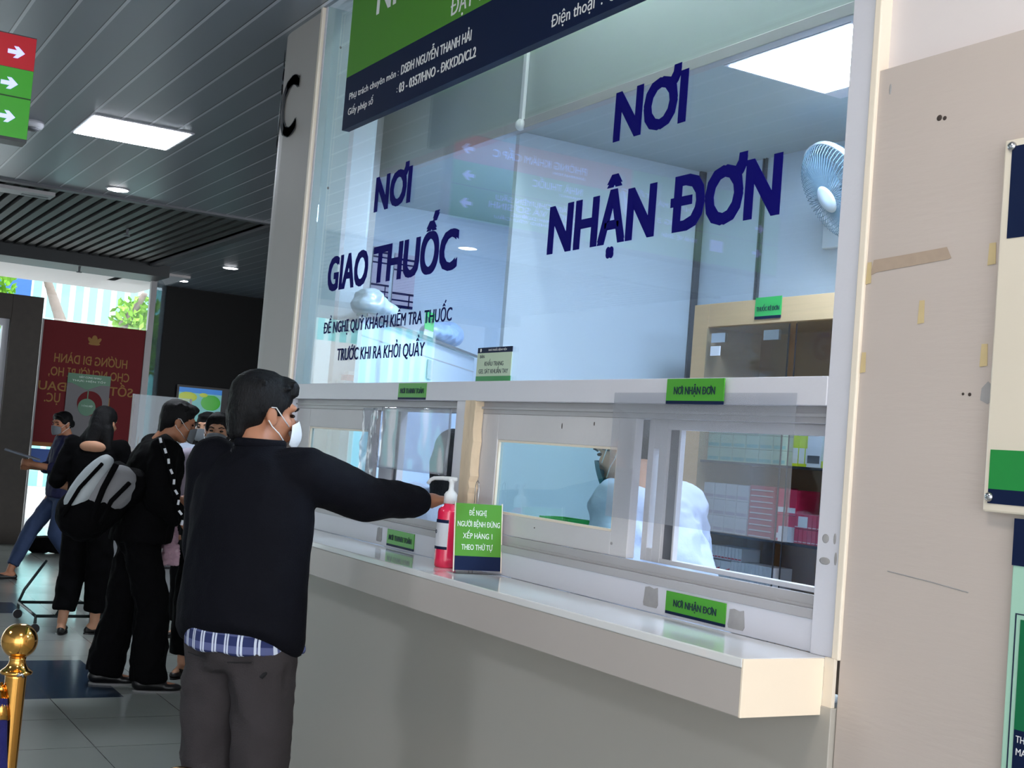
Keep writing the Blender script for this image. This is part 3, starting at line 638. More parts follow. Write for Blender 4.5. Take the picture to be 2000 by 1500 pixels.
# wooden medicine cabinet
CX0, CX1, CY0, CY1 = -4.475, -2.9, 3.45, 3.76
e = empty('medicine_cabinet', (CX0, CY0, 0), 0, 'light wooden medicine cabinet with glass doors against the back wall', 'cabinet'); W_ = CX1-CX0
MB().box(0, 0, 0, .10, CY1-CY0, 2.23).box(W_-.1, 0, 0, W_, CY1-CY0, 2.23).box(.1, 0, 2.13, W_-.1, CY1-CY0, 2.23).box(.1, 0, 0, W_-.1, CY1-CY0, .1).build('carcass', 'wood', e, bevel=.002)
MB().box(.1, CY1-CY0-.01, .1, W_-.1, CY1-CY0, 2.13).build('back_panel', 'wood_back', e)
for z in (.6, .94, 1.27, 1.565, 1.86): MB().box(.1, .02, z-.008, W_-.1, CY1-CY0-.01, z).build('shelf', 'wood_back', e); MB().box(.1, .012, z-.009, W_-.1, .02, z+.001).build('shelf_lip', 'shelf_edge', e)
for x0, x1 in ((.105, .62), (.66, W_-.11)): d = MB().box(x0, -.006, .11, x1, -.001, 2.125).build('glass_door', 'cab_glass', e); MB().box(x1-.004 if x0 < .2 else x0-.002, -.009, .11, x1+.001 if x0 < .2 else x0+.003, -.0061, 2.12).build('door_edge', 'shelf_edge', d)
for x in (.115+.03, .115+.36): MB().box(x, -.012, 2.06, x+.09, 0, 2.10).build('door_lock', 'steel', e)
plate('shelf_label', -4.072, -3.916, 2.148, 2.236, 'green label reading THUỐC KÊ ĐƠN on the top rail of the wooden cabinet', 'THUỐC KÊ ĐƠN', y=CY0-.003, top='label_green2', tw=(.06, .94), cap=.2, base=.36)
tag(MB().box(-4.33, CY0-.013, 2.005, -4.27, CY0-.007, 2.045).build('price_tag', 'white_pack'), 'small white tag hanging on the left glass door of the cabinet', 'tag')

def box_proto(name, sx, sy, sz, m, band, lab, cat, group, inkz=.25, kind=0):
    e = empty(name, (0, 0, 0), 0, lab, cat, group); MB().box(0, 0, 0, sx, sy, sz).build('carton', m, e, bevel=.001, seg=1)
    if kind == 0: MB().box(sx*.06, -.0006, sz*.1, sx*.94, 0, sz*inkz).build('printed_band', band, e)
    if kind == 1: MB().add([(sx*.05, -.0007, sz*.05), (sx*.95, -.0007, sz*.05), (sx*.95, -.0007, sz*.5), (sx*.05, -.0007, sz*.18), (sx*.05, 0, sz*.05), (sx*.95, 0, sz*.05), (sx*.95, 0, sz*.5), (sx*.05, 0, sz*.18)],
                     [(0, 1, 2, 3), (4, 7, 6, 5), (0, 4, 5, 1), (1, 5, 6, 2), (2, 6, 7, 3), (3, 7, 4, 0)]).build('printed_wedge', band, e)
    return e
def fill(proto, pts):
    for i, p in enumerate(pts):
        o = proto if i == 0 else copy_tree(proto); o.location = p
YB = CY0+.035
fill(box_proto('medicine_box', .078, .10, .055, 'green_pack', 'fence_teal', 'pale green medicine carton stacked on the upper cabinet shelf behind the plastic sheet', 'box', 'pale green cartons on the upper shelf', .35),
     [(-4.36+.082*i, YB, 1.566+.057*k) for k in range(4) for i in range(6)])
fill(box_proto('medicine_box', .035, .10, .12, 'yellow_pack', 'white_ink', 'yellow medicine carton at the right of the upper cabinet shelf', 'box', 'yellow cartons on the upper shelf', .6), [(-3.86+.037*i, YB+.02, 1.566) for i in range(3)])
fill(box_proto('medicine_box', .075, .10, .15, 'white_pack', 'ink_grey', 'tall white medicine carton with grey print beside the yellow cartons', 'box', None, .3), [(-3.745, YB-.01, 1.566)])
fill(box_proto('medicine_box', .05, .10, .16, 'green_pack', 'led_rule', 'tall mint medicine carton at the right end of the upper shelf', 'box', None, .3), [(-3.655, YB+.02, 1.566)])
tag(MB().box(-3.662, YB-.012, 1.566, -3.63, YB+.012, 1.592).build('medicine_box', 'yellow_pack'), 'tiny bright yellow carton in front of the tall mint carton', 'box')
fill(box_proto('medicine_box', .070, .11, .066, 'white_pack', 'lilac', 'white medicine carton stacked on the middle cabinet shelf', 'box', 'white cartons on the middle shelf', .3),
     [(-4.365+.0725*i, YB, 1.272+.0675*k) for k in range(3) for i in range(4)])
fill(box_proto('medicine_box', .15, .12, .022, 'red_pack', 'white_pack', 'flat pink medicine carton in the pink stack on the middle shelf', 'box', 'flat pink cartons on the middle shelf', .3),
     [(-4.07, YB, 1.272+.023*k) for k in range(9)])
fill(box_proto('medicine_box', .05, .12, .10, 'red_pack', 'white_pack', 'upright crimson medicine carton right of the pink stack', 'box', 'crimson cartons right of the pink stack', .3), [(-3.90+.055*i, YB, 1.272+.102*k) for i in range(2) for k in range(2)])
fill(box_proto('medicine_box', .022, .11, .055, 'red_pack', 'white_ink', 'narrow magenta carton in the row at the right end of the middle shelf', 'box', 'narrow magenta cartons on the middle shelf', .15), [(-3.785+.024*i, YB-.01, 1.272+.057*k) for k in range(2) for i in range(7)])
tag(MB().box(-3.765, YB-.0125, 1.334, -3.715, YB-.0105, 1.376).build('price_sticker', 'white_pack'), 'white price sticker on the magenta carton row', 'sticker')
tag(MB().box(-3.865, YB-.02, 1.272, -3.79, YB+.0, 1.33).build('medicine_box', 'white_pack'), 'small white carton in front of the crimson cartons', 'box')
fill(box_proto('medicine_box', .062, .10, .052, 'white_pack', 'ink_red', 'white carton with a red wedge on the lower cabinet shelf', 'box', 'white cartons with red wedges on the lower shelf', kind=1),
     [(-4.35, YB, .942+.054*k) for k in range(5)]+[(-4.285+.064*i, YB, .942+.054*k) for k in range(4) for i in range(2)])
fill(box_proto('medicine_box', .019, .10, .054, 'white_pack', 'ink_red', 'thin upright white carton in the row on the lower cabinet shelf', 'box', 'thin upright cartons on the lower shelf', .2),
     [(-4.155+.0215*i, YB, .942+.055*k) for k in range(4) for i in range(12)]+[(-4.285+.0215*i, YB, .942+.055*4) for i in range(9)])

# angled white cabinet, notices and odds at the left end of the pharmacy
A0 = Vector((-5.30, 2.26)); A1 = Vector((-6.85, 3.66)); dA = (A1-A0); LA = dA.length; ang = math.atan2(dA.y, dA.x)
e = empty('corner_cabinet', (A0.x, A0.y, 0), ang, 'white angled cabinet with a thin glass top behind the left lettering', 'cabinet')
MB().box(0, 0, 0, LA, .02, 2.075).build('carcass', 'booth_wall', e)   # far side of the front face
MB().box(-.01, -.02, 2.078, LA, .03, 2.09).build('glass_top', 'teal_glass', e); MB().box(0, -.002, 1.99, LA, .001, 1.996).build('shadow_gap', 'grey_alu', e)
MB().box(-.012, -.024, 2.077, LA, -.0205, 2.091).build('top_edge', 'dark_alu', e)
def onA(t, h=0, d=0): p = A0+dA.normalized()*t; n = Vector((-dA.y, dA.x)).normalized(); return (p.x+n.x*d, p.y+n.y*d, h)
# the visible face looks to -(dA rotated left)
for t, z0, z1, wd, nm, m_, lab in ((.95, 2.105, 2.20, .17, 'shelf_label', 'label_green2', 'small green label standing on the angled white cabinet'),):
    e = empty(nm, onA(t, 2.09, -.03), ang, lab, 'sign'); MB().box(-wd/2, -.002, .03, wd/2, 0, .125).build('face', m_, e); MB().box(-wd/2, -.002, .0, wd/2, 0, .03).build('foot_band', 'grey_alu', e)
    text('lettering', 'TRẢ LẠI', 'ink_navy', (-wd*.35, -.003, .07), R_, wd*.7, .025, e, .01, .0006)
for t, z, s_, lab in ((1.12, 1.93, (.05, .10), 'grey card hanging on the face of the angled cabinet'), (1.22, 1.80, (.025, .09), 'narrow grey card below the first card on the angled cabinet')):
    o = MB().obox((0, 0, 0), s_[0], .002, s_[1]/2).build('card', 'patch_grey'); o.location = onA(t, z, -.006); o.rotation_euler = (0, 0, ang); tag(o, lab, 'card')
tag(blob('plastic_bag', MB().ell((0, 0, 0), (.26, .10, .06)).ell((.1, 0, .02), (.14, .09, .06)), mat('bag_blue', (150, 180, 220), .3, var=.1), None, .012, 3, wrinkle(.01, 14)), 'pale blue plastic bag lying on the angled cabinet', 'bag').matrix_world = Matrix.Translation(onA(1.5, 2.15, .05)) @ Matrix.Rotation(ang, 4, 'Z')
tag(blob('plastic_bag', MB().ell((0, 0, 0), (.24, .09, .05)).ell((-.1, 0, .03), (.1, .07, .05)), mat('bag_clear', (206, 222, 232), .3, var=.1), None, .012, 3, wrinkle(.01, 14)), 'whitish bag near the left end of the angled cabinet', 'bag').matrix_world = Matrix.Translation(onA(.32, 2.145, .05)) @ Matrix.Rotation(ang, 4, 'Z')
# document holders on the end wall
for i, (y0, y1, z0, z1) in enumerate(((2.875, 2.99, 2.36, 2.66), (3.01, 3.125, 2.37, 2.67), (3.15, 3.29, 2.33, 2.65))):
    e = empty('price_chart', (-6.995, (y0+y1)/2, z0), PI/2, ['left', 'middle', 'right'][i]+' of three lilac printed charts on the pharmacy end wall behind the word THUỐC', 'poster'); w2 = (y1-y0)/2; h = z1-z0
    MB().box(-w2, -.004, 0, w2, -.001, h).build('sheet', 'lilac', e)
    MB().box(-w2, -.0055, h*.0, w2, -.0041, h*.05).box(-w2, -.0055, h*.12, w2, -.0041, h*.15).box(-w2, -.0055, h*.24, w2, -.0041, h*.28).box(-w2, -.0055, h*.68, w2, -.0041, h*.71).box(-w2, -.0055, h*.79, w2, -.0041, h*.82).box(-w2, -.0055, h*.88, w2, -.0041, h*.92).box(w2*.55, -.0055, 0, w2*.66, -.0041, h*.28).build('printed_rows', 'vinyl_navy', e)
# shelf of boxes visible through the left tinted sash, red tub
e = empty('wall_shelf', (-6.99, 2.98, 1.1), PI/2, 'white shelf rack on the end wall seen through the left tinted sash', 'shelf')
MB().box(-.12, -.22, 0, -.105, 0, .42).box(-.105, -.22, .005, .30, 0, .015).box(-.105, -.22, .20, .30, 0, .21).build('rack', 'white_alu', e)
fill(box_proto('medicine_box', .022, .10, .15, 'white_pack', 'ink_grey', 'thin white carton on the rack seen through the left tinted sash', 'box', 'thin cartons on the end wall rack', .2), [(-6.80, 2.90+.028*i, 1.116) for i in range(10)])
for o in [o for o in C.collection.objects if o.get('group') == 'thin cartons on the end wall rack']: o.rotation_euler = (0, 0, PI/2)
fill(box_proto('medicine_box', .022, .10, .14, 'white_pack', 'ink_red', 'thin white and red carton on the upper rack board by the left sash', 'box', 'red and white cartons on the rack top', .2), [(-6.80, 2.98+.028*i, 1.311) for i in range(7)])
for o in [o for o in C.collection.objects if o.get('group') == 'red and white cartons on the rack top']: o.rotation_euler = (0, 0, PI/2)
tag(MB().box(-6.82, 2.90, 1.311, -6.72, 2.955, 1.47).build('medicine_box', 'red_panel'), 'tall plain red carton at the left end of the rack', 'box')
e = empty('tub', (-5.615, 2.325, 1.80), 0, 'small white tub with a red base just above the transom on the left', 'tub')
MB().box(-.035, 0, 0, .035, .06, .028).build('base', 'red_panel', e); MB().box(-.03, .005, .028, .03, .055, .045).build('lid', 'plastic_white', e)
e = empty('cupboard', (-5.62, 2.31, 0), 0, 'low white cupboard under the red based tub', 'cupboard'); MB().box(-.05, 0, 0, .05, .12, 1.80).build('body', 'booth_wall', e)
e = empty('inner_desk', (-3.4, 2.3, 0), 0, 'pale inner desk behind the tinted sash', 'desk')
MB().box(-.32, -.14, 1.262, .12, .06, 1.285).build('desk_top', 'desk_edge', e, bevel=.003); MB().box(-.30, -.12, 0, -.26, .04, 1.262).box(.06, -.12, 0, .10, .04, 1.262).build('desk_leg', 'grey_alu', e)
e = empty('tray', (-3.52, 2.26, 1.285), .1, 'bright green plastic tray on the inner desk', 'tray')
MB().frame_xz(-.075, -.05, .075, .05, -.068, -.043, .068, .043, -.05, 0).xf(Matrix.Rotation(-PI/2, 4, 'X')).build('tray_wall', 'label_green2', e); MB().box(-.07, -.045, 0, .07, .045, .004).build('tray_base', 'label_green2', e)

# ------------------------------------------------------------------ hall: hanging sign
SX = -6.35
e = empty('directional_sign', (SX, 0, 2.78), PI/2, 'backlit red and green hanging direction sign with white arrows', 'sign')
# local x -> world y, local -y -> world +x
def hs(n, y0, y1, z0, z1, m_, d0=-.002, d1=0): return MB().box(y0, d0, z0-2.78, y1, d1, z1-2.78).build(n, m_, e)
MB().box(-1.42, .0, 0.0, .946, .12, .495).build('sign_case', 'sign_body', e)
hs('red_row', -.25, .945, 3.118, 3.27, 'led_red'); hs('green_row', -1.42, .945, 2.795, 3.116, 'led_green'); hs('green_row', -1.42, -.252, 3.118, 3.27, 'led_green')
hs('divider', -1.42, .945, 2.980, 2.986, 'led_rule', -.004, -.002)
def arrow(yc, zc, s_=.075, flip=1, rot=0):
    P = [(-.5, .13), (.02, .13), (-.16, .36), (.10, .36), (.5, 0), (.10, -.36), (-.16, -.36), (.02, -.13), (-.5, -.13)]
    c, s2 = math.cos(rot), math.sin(rot); Q = [((x*c-z*s2)*flip, x*s2+z*c) for x, z in P]
    if flip < 0: Q = Q[::-1]
    MB().prism([(yc+x*s_, zc-2.78+z*s_) for x, z in Q], .0, .002).xf(Matrix(((1, 0, 0, 0), (0, 0, -1, -.003), (0, 1, 0, 0), (0, 0, 0, 1)))).build('arrow', 'led_text', e)
arrow(.862, 3.190); arrow(.845, 3.042); arrow(.848, 2.887); arrow(-1.255, 3.07, .07, -1); arrow(-1.245, 2.912, .07, -1)
arrow(-.17, 3.03, .22, 1, PI/2+.3)
def ht(b_, y0, y1, z, cap): text('lettering', b_, 'led_text', (y0, -.003, z-2.78), R_, y1-y0, cap, e, .012, .001)
ht('PHÒNG KHÁM CẤP C', .075, .70, 3.175, .042); ht('EXAMINATION', .085, .30, 3.145, .014); ht('NHÀ THUỐC', .095, .43, 3.052, .040); ht('PHARMACY', .10, .25, 3.025, .013)
ht('KHÁM CHUYÊN SÂU', .10, .66, 2.935, .030); ht('KHOA VÀ SƠ SINH', .10, .70, 2.888, .036); ht('KHÁM DINH DƯỠNG', .12, .55, 2.858, .018); ht('KHÁM THEO YÊU CẦU', .12, .66, 2.832, .016)
ht('THANG MÁY', -.74, -.42, 3.085, .030); ht('TẦNG 2', -.40, -.12, 3.12, .026); ht('TẦNG 3', -.70, -.46, 2.985, .030); ht('NHÀ VỆ SINH', -.76, -.50, 2.905, .026)
hs('pictogram', -.97, -.87, 2.875, 2.945, 'led_text', -.004, -.002)
for y_ in (-1.1, .6): MB().cone((y_, .06, .49), (y_, .06, HC-2.78), .006).build('hanger_rod', 'steel', e)

# hall ceiling lamps
def panel(x, y, lab, sx=.31, sy=.31, m_='panel_light'):
    e = empty('ceiling_light', (x, y, HC), 0, lab, 'lamp'); MB().box(-sx-.02, -sy-.02, -.008, sx+.02, sy+.02, .001).build('light_frame', 'white_alu', e); MB().box(-sx, -sy, -.011, sx, sy, -.0085).build('diffuser', m_, e)
panel(-8.75, 1.955, 'bright square panel light in the plank ceiling beside the direction sign')
panel(-1.2, .6, 'square panel light in the ceiling over the right end of the counter', m_='panel_warm'); panel(1.6, .6, 'square panel light in the ceiling behind the viewer', m_='panel_warm')  # unseen panels continuing the ceiling grid, added to brighten counter and wall
panel(-4.2, -2.2, 'square panel light in the ceiling far left of the counter'); 
for i, (x, y, lab) in enumerate(((-11.0, 2.39, 'round white downlight near the edge of the slatted ceiling'), (-15.05, 4.66, 'nearer round downlight in the dark blue ceiling'), (-17.1, 4.65, 'farther round downlight in the dark blue ceiling'), (-10.98, -1.59, 'round downlight in the plank ceiling mirrored in the window glass'))):
    e = empty('downlight', (x, y, HC), 0, lab, 'lamp'); MB().lathe([(.10, 0), (.10, -.006), (.085, -.008), (.085, 0)], n=28).build('trim_ring', 'white_alu', e, True); MB().lathe([(0, -.012), (.07, -.012), (.083, -.009), (.083, 0), (0, 0)], n=28).build('lens', 'down_light', e, True)
e = empty('smoke_detector', (-9.0, 1.36, HC), 0, 'round smoke detector on the plank ceiling beside the direction sign', 'detector')
MB().lathe([(.08, 0), (.08, -.02), (.07, -.04), (0, -.045)][::-1], n=24).build('housing', 'white_alu', e, True); MB().lathe([(.05, -.045), (.05, -.055), (.03, -.062), (0, -.063)][::-1], n=20).build('sensor', 'dark_alu', e, True)
for x, y, lab in ((-13.2, 3.0, 'small dark sprinkler head in the slatted ceiling'), (-15.9, 3.1, 'small dark sprinkler head below the far beam')):
    z = HC if x > -15 else 3.31
    tag(MB().cone((x, y, z), (x, y, z-.06), .015, .01).cone((x, y, z-.06), (x, y, z-.07), .035, .03).build('sprinkler', 'dark_alu', None), lab, 'sprinkler')
e = empty('air_vent', (-11.7, 1.65, HC-.02), 0, 'pale grey vent box at the edge of the slatted ceiling', 'vent')
MB().box(-.12, -.7, -.03, .12, .35, 0).build('vent_body', 'grey_alu', e); MB().box(-.08, .1, -.032, -.02, .32, -.0301).build('vent_slot', 'dark_alu', e)

# far facade
struct('wall_facade', MB().box(-16.6, -5, 2.95, -16.4, -4.9, 3.45), 'dark_beam')
struct('window_2', MB().box(-16.41, -5, 0, -16.40, 4.13, 3.32).box(-16.405, 1.5, 0, -16.395, 1.52, 3.32), 'glass')
m = MB()
for y in (-3.2, -1.4, .4): m.box(-16.44, y, 0, -16.37, y+.05, 3.32)
m.box(-16.44, 4.08, 0, -16.36, 4.15, 3.32)
struct('trim_7', m, 'grey_alu')
struct('trim_8', MB().box(-16.40, -5, .0, -16.36, 4.13, .06), 'dark_alu')
struct('window_3', MB().add([(-16.4, 4.14, 0), (-18, 4.70, 0), (-18, 4.70, 3.45), (-16.4, 4.14, 3.45), (-16.41, 4.15, 0), (-18.01, 4.71, 0), (-18.01, 4.71, 3.45), (-16.41, 4.15, 3.45)],
      [(0, 1, 2, 3), (4, 7, 6, 5), (0, 4, 5, 1), (1, 5, 6, 2), (2, 6, 7, 3), (3, 7, 4, 0)]), 'screen_film')
e = empty('entrance_portal', (-16.1, 1.9, 0), 0, 'dark stone portal around the bright entrance door at the far left', 'doorway')
MB().box(-.15, .51, 0, .12, .855, 2.90).box(-.15, -1.9, 2.61, .12, .51, 2.90).box(-.15, -1.9, 0, .12, -1.5, 2.61).build('stone_surround', 'stone_dark', e, bevel=.004)
MB().box(-.12, .44, 0, .02, .51, 2.61).box(-.12, -1.5, 2.53, .02, .44, 2.61).build('door_frame', 'white_alu', e); MB().box(-.06, -1.5, 0, -.05, .44, 2.53).build('door_glass', 'glass', e)
# banner, poster, screen
L_ = (0, -1, 0)
e = empty('red_banner', (-16.30, 3.44, 1.0), PI/2, 'tall red banner with mirrored golden text inside the far glass', 'banner')
MB().box(-.61, 0, .20, .61, .01, 1.675).build('cloth', 'banner_red', e); MB().box(-.63, -.02, -.98, -.61, .02, 1.68).box(.61, -.02, -.98, .63, .02, 1.68).build('banner_pole', 'grey_alu', e)
for wds, x0, x1, z in (('HƯỚNG ĐI DÀNH', .42, -.45, 1.175), ('CHO NGƯỜI BỊ HO,', .46, -.50, 1.01), ('SỐT,  C      ĐAU', .52, -.60, .83), ('I                 ỤC.', .25, -.52, .69)):
    text('lettering', wds, 'banner_gold', (x0, -.002, z), (-1, 0, 0), x0-x1, .105, e, .012, .002)
m = MB().ell((0, -.003, 1.49), (.035, .003, .055))
for s_ in (-1, 1): m.ell((s_*.045, -.003, 1.475), (.022, .003, .05), Matrix.Rotation(s_*.7, 3, 'Y')); m.ell((s_*.02, -.003, 1.44), (.05, .003, .018))
m.build('emblem', 'banner_gold', e)
MB().box(-.65, .02, .15, .65, .06, .35).build('orange_fence', mat('orange', (170, 100, 40), .6), e); MB().box(-.61, -.03, -.1, -.15, -.01, .12).build('blue_base', 'blue_board', e)
e = empty('health_poster', (-16.286, 3.42, 1.21), PI/2, 'grey poster with a green header and green circle before the red banner', 'poster')
MB().box(-.255, -.006, 0, .255, 0, .85).build('sheet', mat('poster_grey', (120, 116, 120), .5), e); MB().box(-.255, -.008, .73, .255, -.006, .85).add([(-.2, -.008, .73), (.15, -.008, .73), (-.02, -.008, .66), (-.2, -.0062, .73), (.15, -.0062, .73), (-.02, -.0062, .66)], [(0, 2, 1), (3, 4, 5), (0, 1, 4, 3), (1, 2, 5, 4), (2, 0, 3, 5)]).build('header', 'board_green_deep', e)
MB().lathe([(0, 0), (.105, 0), (.105, .003), (0, .003)], n=30).xf(Matrix.Translation((0, -.006, .45)) @ Matrix.Rotation(PI/2, 4, 'X')).box(-.006, -.009, .55, .006, -.006, .66).build('circle_motif', 'board_green_deep', e)
MB().lathe([(.12, 0), (.15, 0), (.15, .002), (.12, .002)], n=30).xf(Matrix.Translation((.03, -.006, .5)) @ Matrix.Rotation(PI/2, 4, 'X')).build('ring_motif', 'banner_red', e)
text('lettering', 'HÃY CÙNG NHAU', 'mint', (-.12, -.009, .80), R_, .26, .022, e, .0, .001); text('lettering', 'THỰC HIỆN TỐT', 'mint', (-.2, -.009, .755), R_, .40, .02, e, 0, .001)
text('lettering', 'THÔNG ĐIỆP', 'mint', (-.07, -.010, .455), R_, .14, .02, e, .0, .001)
e = empty('wall_screen', (-17.99, 5.32, 1.6), PI/2, 'lit screen with a blue bar and green map on the black wall', 'screen')
MB().box(-.36, -.05, -.02, .38, 0, .5).build('bezel', 'shelf_edge', e); MB().box(-.33, -.053, .40, .28, -.0505, .47).build('blue_bar', 'screen_blue', e); MB().box(-.33, -.053, 0, .28, -.0505, .40).build('map_field', 'screen_sea', e)
MB().ell((-.2, -.054, .34), (.13, .003, .07)).ell((.02, -.054, .38), (.06, .003, .03)).build('yellow_land', 'screen_yellow', e); MB().ell((.13, -.054, .28), (.14, .003, .11)).build('green_land', 'screen_green', e)
e = empty('desk_screen', (-13.6, 3.62, 0), PI/2, 'clear acrylic screen standing before the black wall at the far desk', 'screen')
MB().box(-.30, 0, 1.0, .30, .01, 1.82).build('acrylic', 'screen_film', e); MB().box(-.31, -.005, .0, -.29, .015, 1.82).box(.29, -.005, 0, .31, .015, 1.82).build('screen_post', 'grey_alu', e)

# reception desk / cabinet behind the people
e = empty('drawer_cabinet', (-10.3, 2.55, 0), PI/2, 'grey cabinet with dark drawer lines behind the people', 'cabinet')
MB().box(-.22, 0, .10, .40, .5, .98).build('body', 'desk_grey', e, bevel=.004); MB().box(-.21, .02, 0, .39, .48, .10).build('plinth', 'shelf_edge', e); MB().box(-.235, -.005, .10, -.22, .5, .98).build('glass_edge', 'desk_edge', e)
for z in (.40, .70): MB().tube([(-.28, -.03, z+.03), (-.20, -.02, z), (.38, -.02, z)], .011, 8).build('drawer_rail', 'shelf_edge', e)
e = empty('trolley', (-9.9, 2.05, 0), 0, 'dark tubular trolley base on small castors by the barefoot ankles', 'trolley')
MB().tube([(.35, -.25, .12), (.2, -.25, .12), (-.35, -.25, .12), (-.45, -.20, .2), (-.5, -.05, .42)], .011).tube([(.35, -.25, .12), (.35, .35, .12), (-.35, .35, .12), (-.35, -.25, .12)], .011).tube([(.3, -.1, .12), (.1, .1, .42), (-.1, .2, .5)], .011).build('tube_frame', 'cable', e, True)
for x, y in ((.35, -.25), (.35, .35), (-.35, -.25), (-.35, .35)):
    w_ = MB().cone((x, y, .13), (x, y, .07), .008, .012).build('castor', 'cable', e); MB().cone((x-.012, y, .034), (x+.012, y, .034), .033, .033, 16).build('wheel', 'shelf_edge', w_)
tag(blob('dark_bundle', MB().ell((-15.1, 2.85, .09), (.16, .2, .09)).ell((-15.1, 3.02, .12), (.1, .12, .12)), 'black_cloth', None, .02, 2, wrinkle(.02, 6)), 'dark bundle lying on the floor near the far glass', 'bundle')

# stanchions and rope
def stanchion(x, y, lab):
    e = empty('rope_stanchion', (x, y, 0), 0, lab, 'stanchion', None)
    MB().lathe([(0, 0), (.16, 0), (.16, .008), (.14, .02), (.05, .035), (.028, .05), (.026, .06)], n=36).build('base', 'gold', e, True)
    MB().lathe([(.020, .05), (.022, .3), (.027, .84), (.028, .855)], n=28).build('post', 'gold', e, True)
    MB().lathe([(.026, .845), (.040, .850), (.041, .856), (.036, .860), (.028, .866), (.022, .876), (.020, .886), (.022, .893)], n=32).build('collar', 'gold', e, True)
    o = MB().ell((0, 0, .935), (.047, .047, .047), n=32); b_ = o.build('ball_finial', 'gold', e, True); sb = b_.modifiers.new('s', 'SUBSURF'); sb.levels = 1; sb.render_levels = 2
    h = MB().tube([(.026, 0, .852), (.040, .0, .858), (.052, 0, .854)], .004).tube([(.05, -.006, .852), (.056, .004, .858), (.05, .01, .85)], .004)
    h.build('rope_hook', 'steel', e, True); return e
stanchion(-3.593, .643, 'gold stanchion with a ball top at the bottom left'); stanchion(-2.089, .645, 'nearest gold stanchion, only its ball top showing before the grey trousers')
e = empty('barrier_rope', (-3.56, .61, .86), 0, 'blue velvet barrier rope with a gold end hanging from the bottom left stanchion', 'rope')
pts = [];
for k in range(33):
    t = k/32; x = -.02+.0+1.47*t; pts.append((x+.06*(1-t)**6*0, .0+.03*t, -.075-.50*(1-(2*t-1)**2)**.75 if 0 < t < 1 else -.075))
MB().tube(pts, .0165, 14).build('velvet_rope', 'velvet', e, True)
for p, q_ in ((pts[0], pts[1]), (pts[-1], pts[-2])):
    a = Vector(p); d = (Vector(q_)-a).normalized(); MB().cone(a-d*.02, a+d*.055, .014, .0185, 20).cone(a-d*.045, a-d*.02, .004, .013, 14).build('end_ferrule', 'gold', e, True)

# ------------------------------------------------------------------ outside
struct('ground', MB().box(-45, -20, -.25, -16.6, 20, -.05), 'asphalt')
struct('canopy', MB().box(-19.4, -8, 3.42, -16.5, 4.6, 3.55), 'upper_wall')
tag(MB().box(-30.1, -12, -.05, -30, 16, 4.6).build('street_fence', 'corrugated'), 'pale teal corrugated fence across the street', 'fence')
tag(MB().box(-29.4, -8, -.05, -28.6, 3.9, 3.8).build('street_wall', 'white_paint'), 'white sunlit wall across the street', 'wall')
tag(MB().box(-28.5, 3.0, 3.75, -28.3, 4.6, 4.6).build('street_board', 'blue_board'), 'blue board above the white street wall', 'board')
def tree(x, y, h, lab, crowns, r=.28):
    e = empty('street_tree', (x, y, -.05), 0, lab, 'tree'); m = MB().cap((0, 0, 0), (.1, .05, h*.55), r, r*.7); m.cap((.1, .05, h*.5), (.5, .9, h*.9), r*.6, r*.25).cap((.1, .05, h*.5), (-.2, -.8, h), r*.6, r*.25)
    blob('trunk', m, 'bark', e, .05, 2)
    L = MB()
    for cx, cy, cz, cr in crowns:
        for _ in range(420):
            u = Vector((random.gauss(0, 1), random.gauss(0, 1), random.gauss(0, 1))).normalized()*cr*random.random()**.4; c = Vector((cx, cy, cz))+u
            a = Vector((random.gauss(0, 1), random.gauss(0, 1), random.gauss(0, 1))).normalized(); b_ = a.orthogonal().normalized(); s_ = .09
            L.add([c-a*s_, c+b_*s_*.5, c+a*s_, c-b_*s_*.5], [(0, 1, 2, 3)])
    L.build('foliage', 'leaf', e)
tree(-24, 4.85, 4.3, 'street tree with a pale twisted trunk beyond the far glass', [(.3, .9, 3.4, .5), (.2, -1.6, 4.3, .5), (0, 1.2, 2.9, .5)], .26)
tree(-26, 3.6, 4.4, 'slender leafy tree left of the twisted trunk', [(0, -.2, 4.1, .6), (0, .1, 3.5, .4)], .07)

# ------------------------------------------------------------------ people
def V3(x, y, z): return Vector((x, y, z))
def hand(m, w_, d, n, side=1, curl=.35, s_=1.0):
    """palm + five fingers; d = pointing direction, n = palm side, side=+1 puts the thumb on +lateral"""
    d = Vector(d).normalized(); n = Vector(n); n = (n-d*n.dot(d)).normalized(); l = d.cross(n)*side
    R = Matrix((l, d, n)).transposed(); m.ell(w_+d*.045*s_, (.040*s_, .052*s_, .016*s_), R); m.cap(w_-d*.02*s_, w_+d*.03*s_, .026*s_, .026*s_)
    for off, L_, r in ((.030, .068, .0085), (.010, .078, .009), (-.011, .072, .0088), (-.030, .056, .0078)):
        p = w_+d*.080*s_+l*off*s_; a = .15
        for k, f in enumerate((.42, .32, .26)):
            a += curl*(1+.25*k)*(1+off*2); q_ = p+(d*math.cos(a)+n*math.sin(a))*L_*f*s_; m.cap(p, q_, r*s_*(1-.08*k), r*s_*(.94-.08*k), 10); p = q_
    p = w_+d*.022*s_+l*.034*s_; t1 = p+(d*.6+l*.62+n*.3).normalized()*.038*s_; t2 = t1+(d*.85+l*.2+n*.4).normalized()*.03*s_
    m.cap(w_+d*.02*s_+l*.012*s_, p, .015*s_, .013*s_, 10); m.cap(p, t1, .012*s_, .010*s_, 10); m.cap(t1, t2, .010*s_, .008*s_, 10)
def headm(c, yaw_, pitch_=0, roll_=0, s_=1):
    return Matrix.Translation(c) @ Matrix.Rotation(yaw_, 4, 'Z') @ Matrix.Rotation(pitch_, 4, 'X') @ Matrix.Rotation(roll_, 4, 'Y') @ Matrix.Scale(s_, 4)
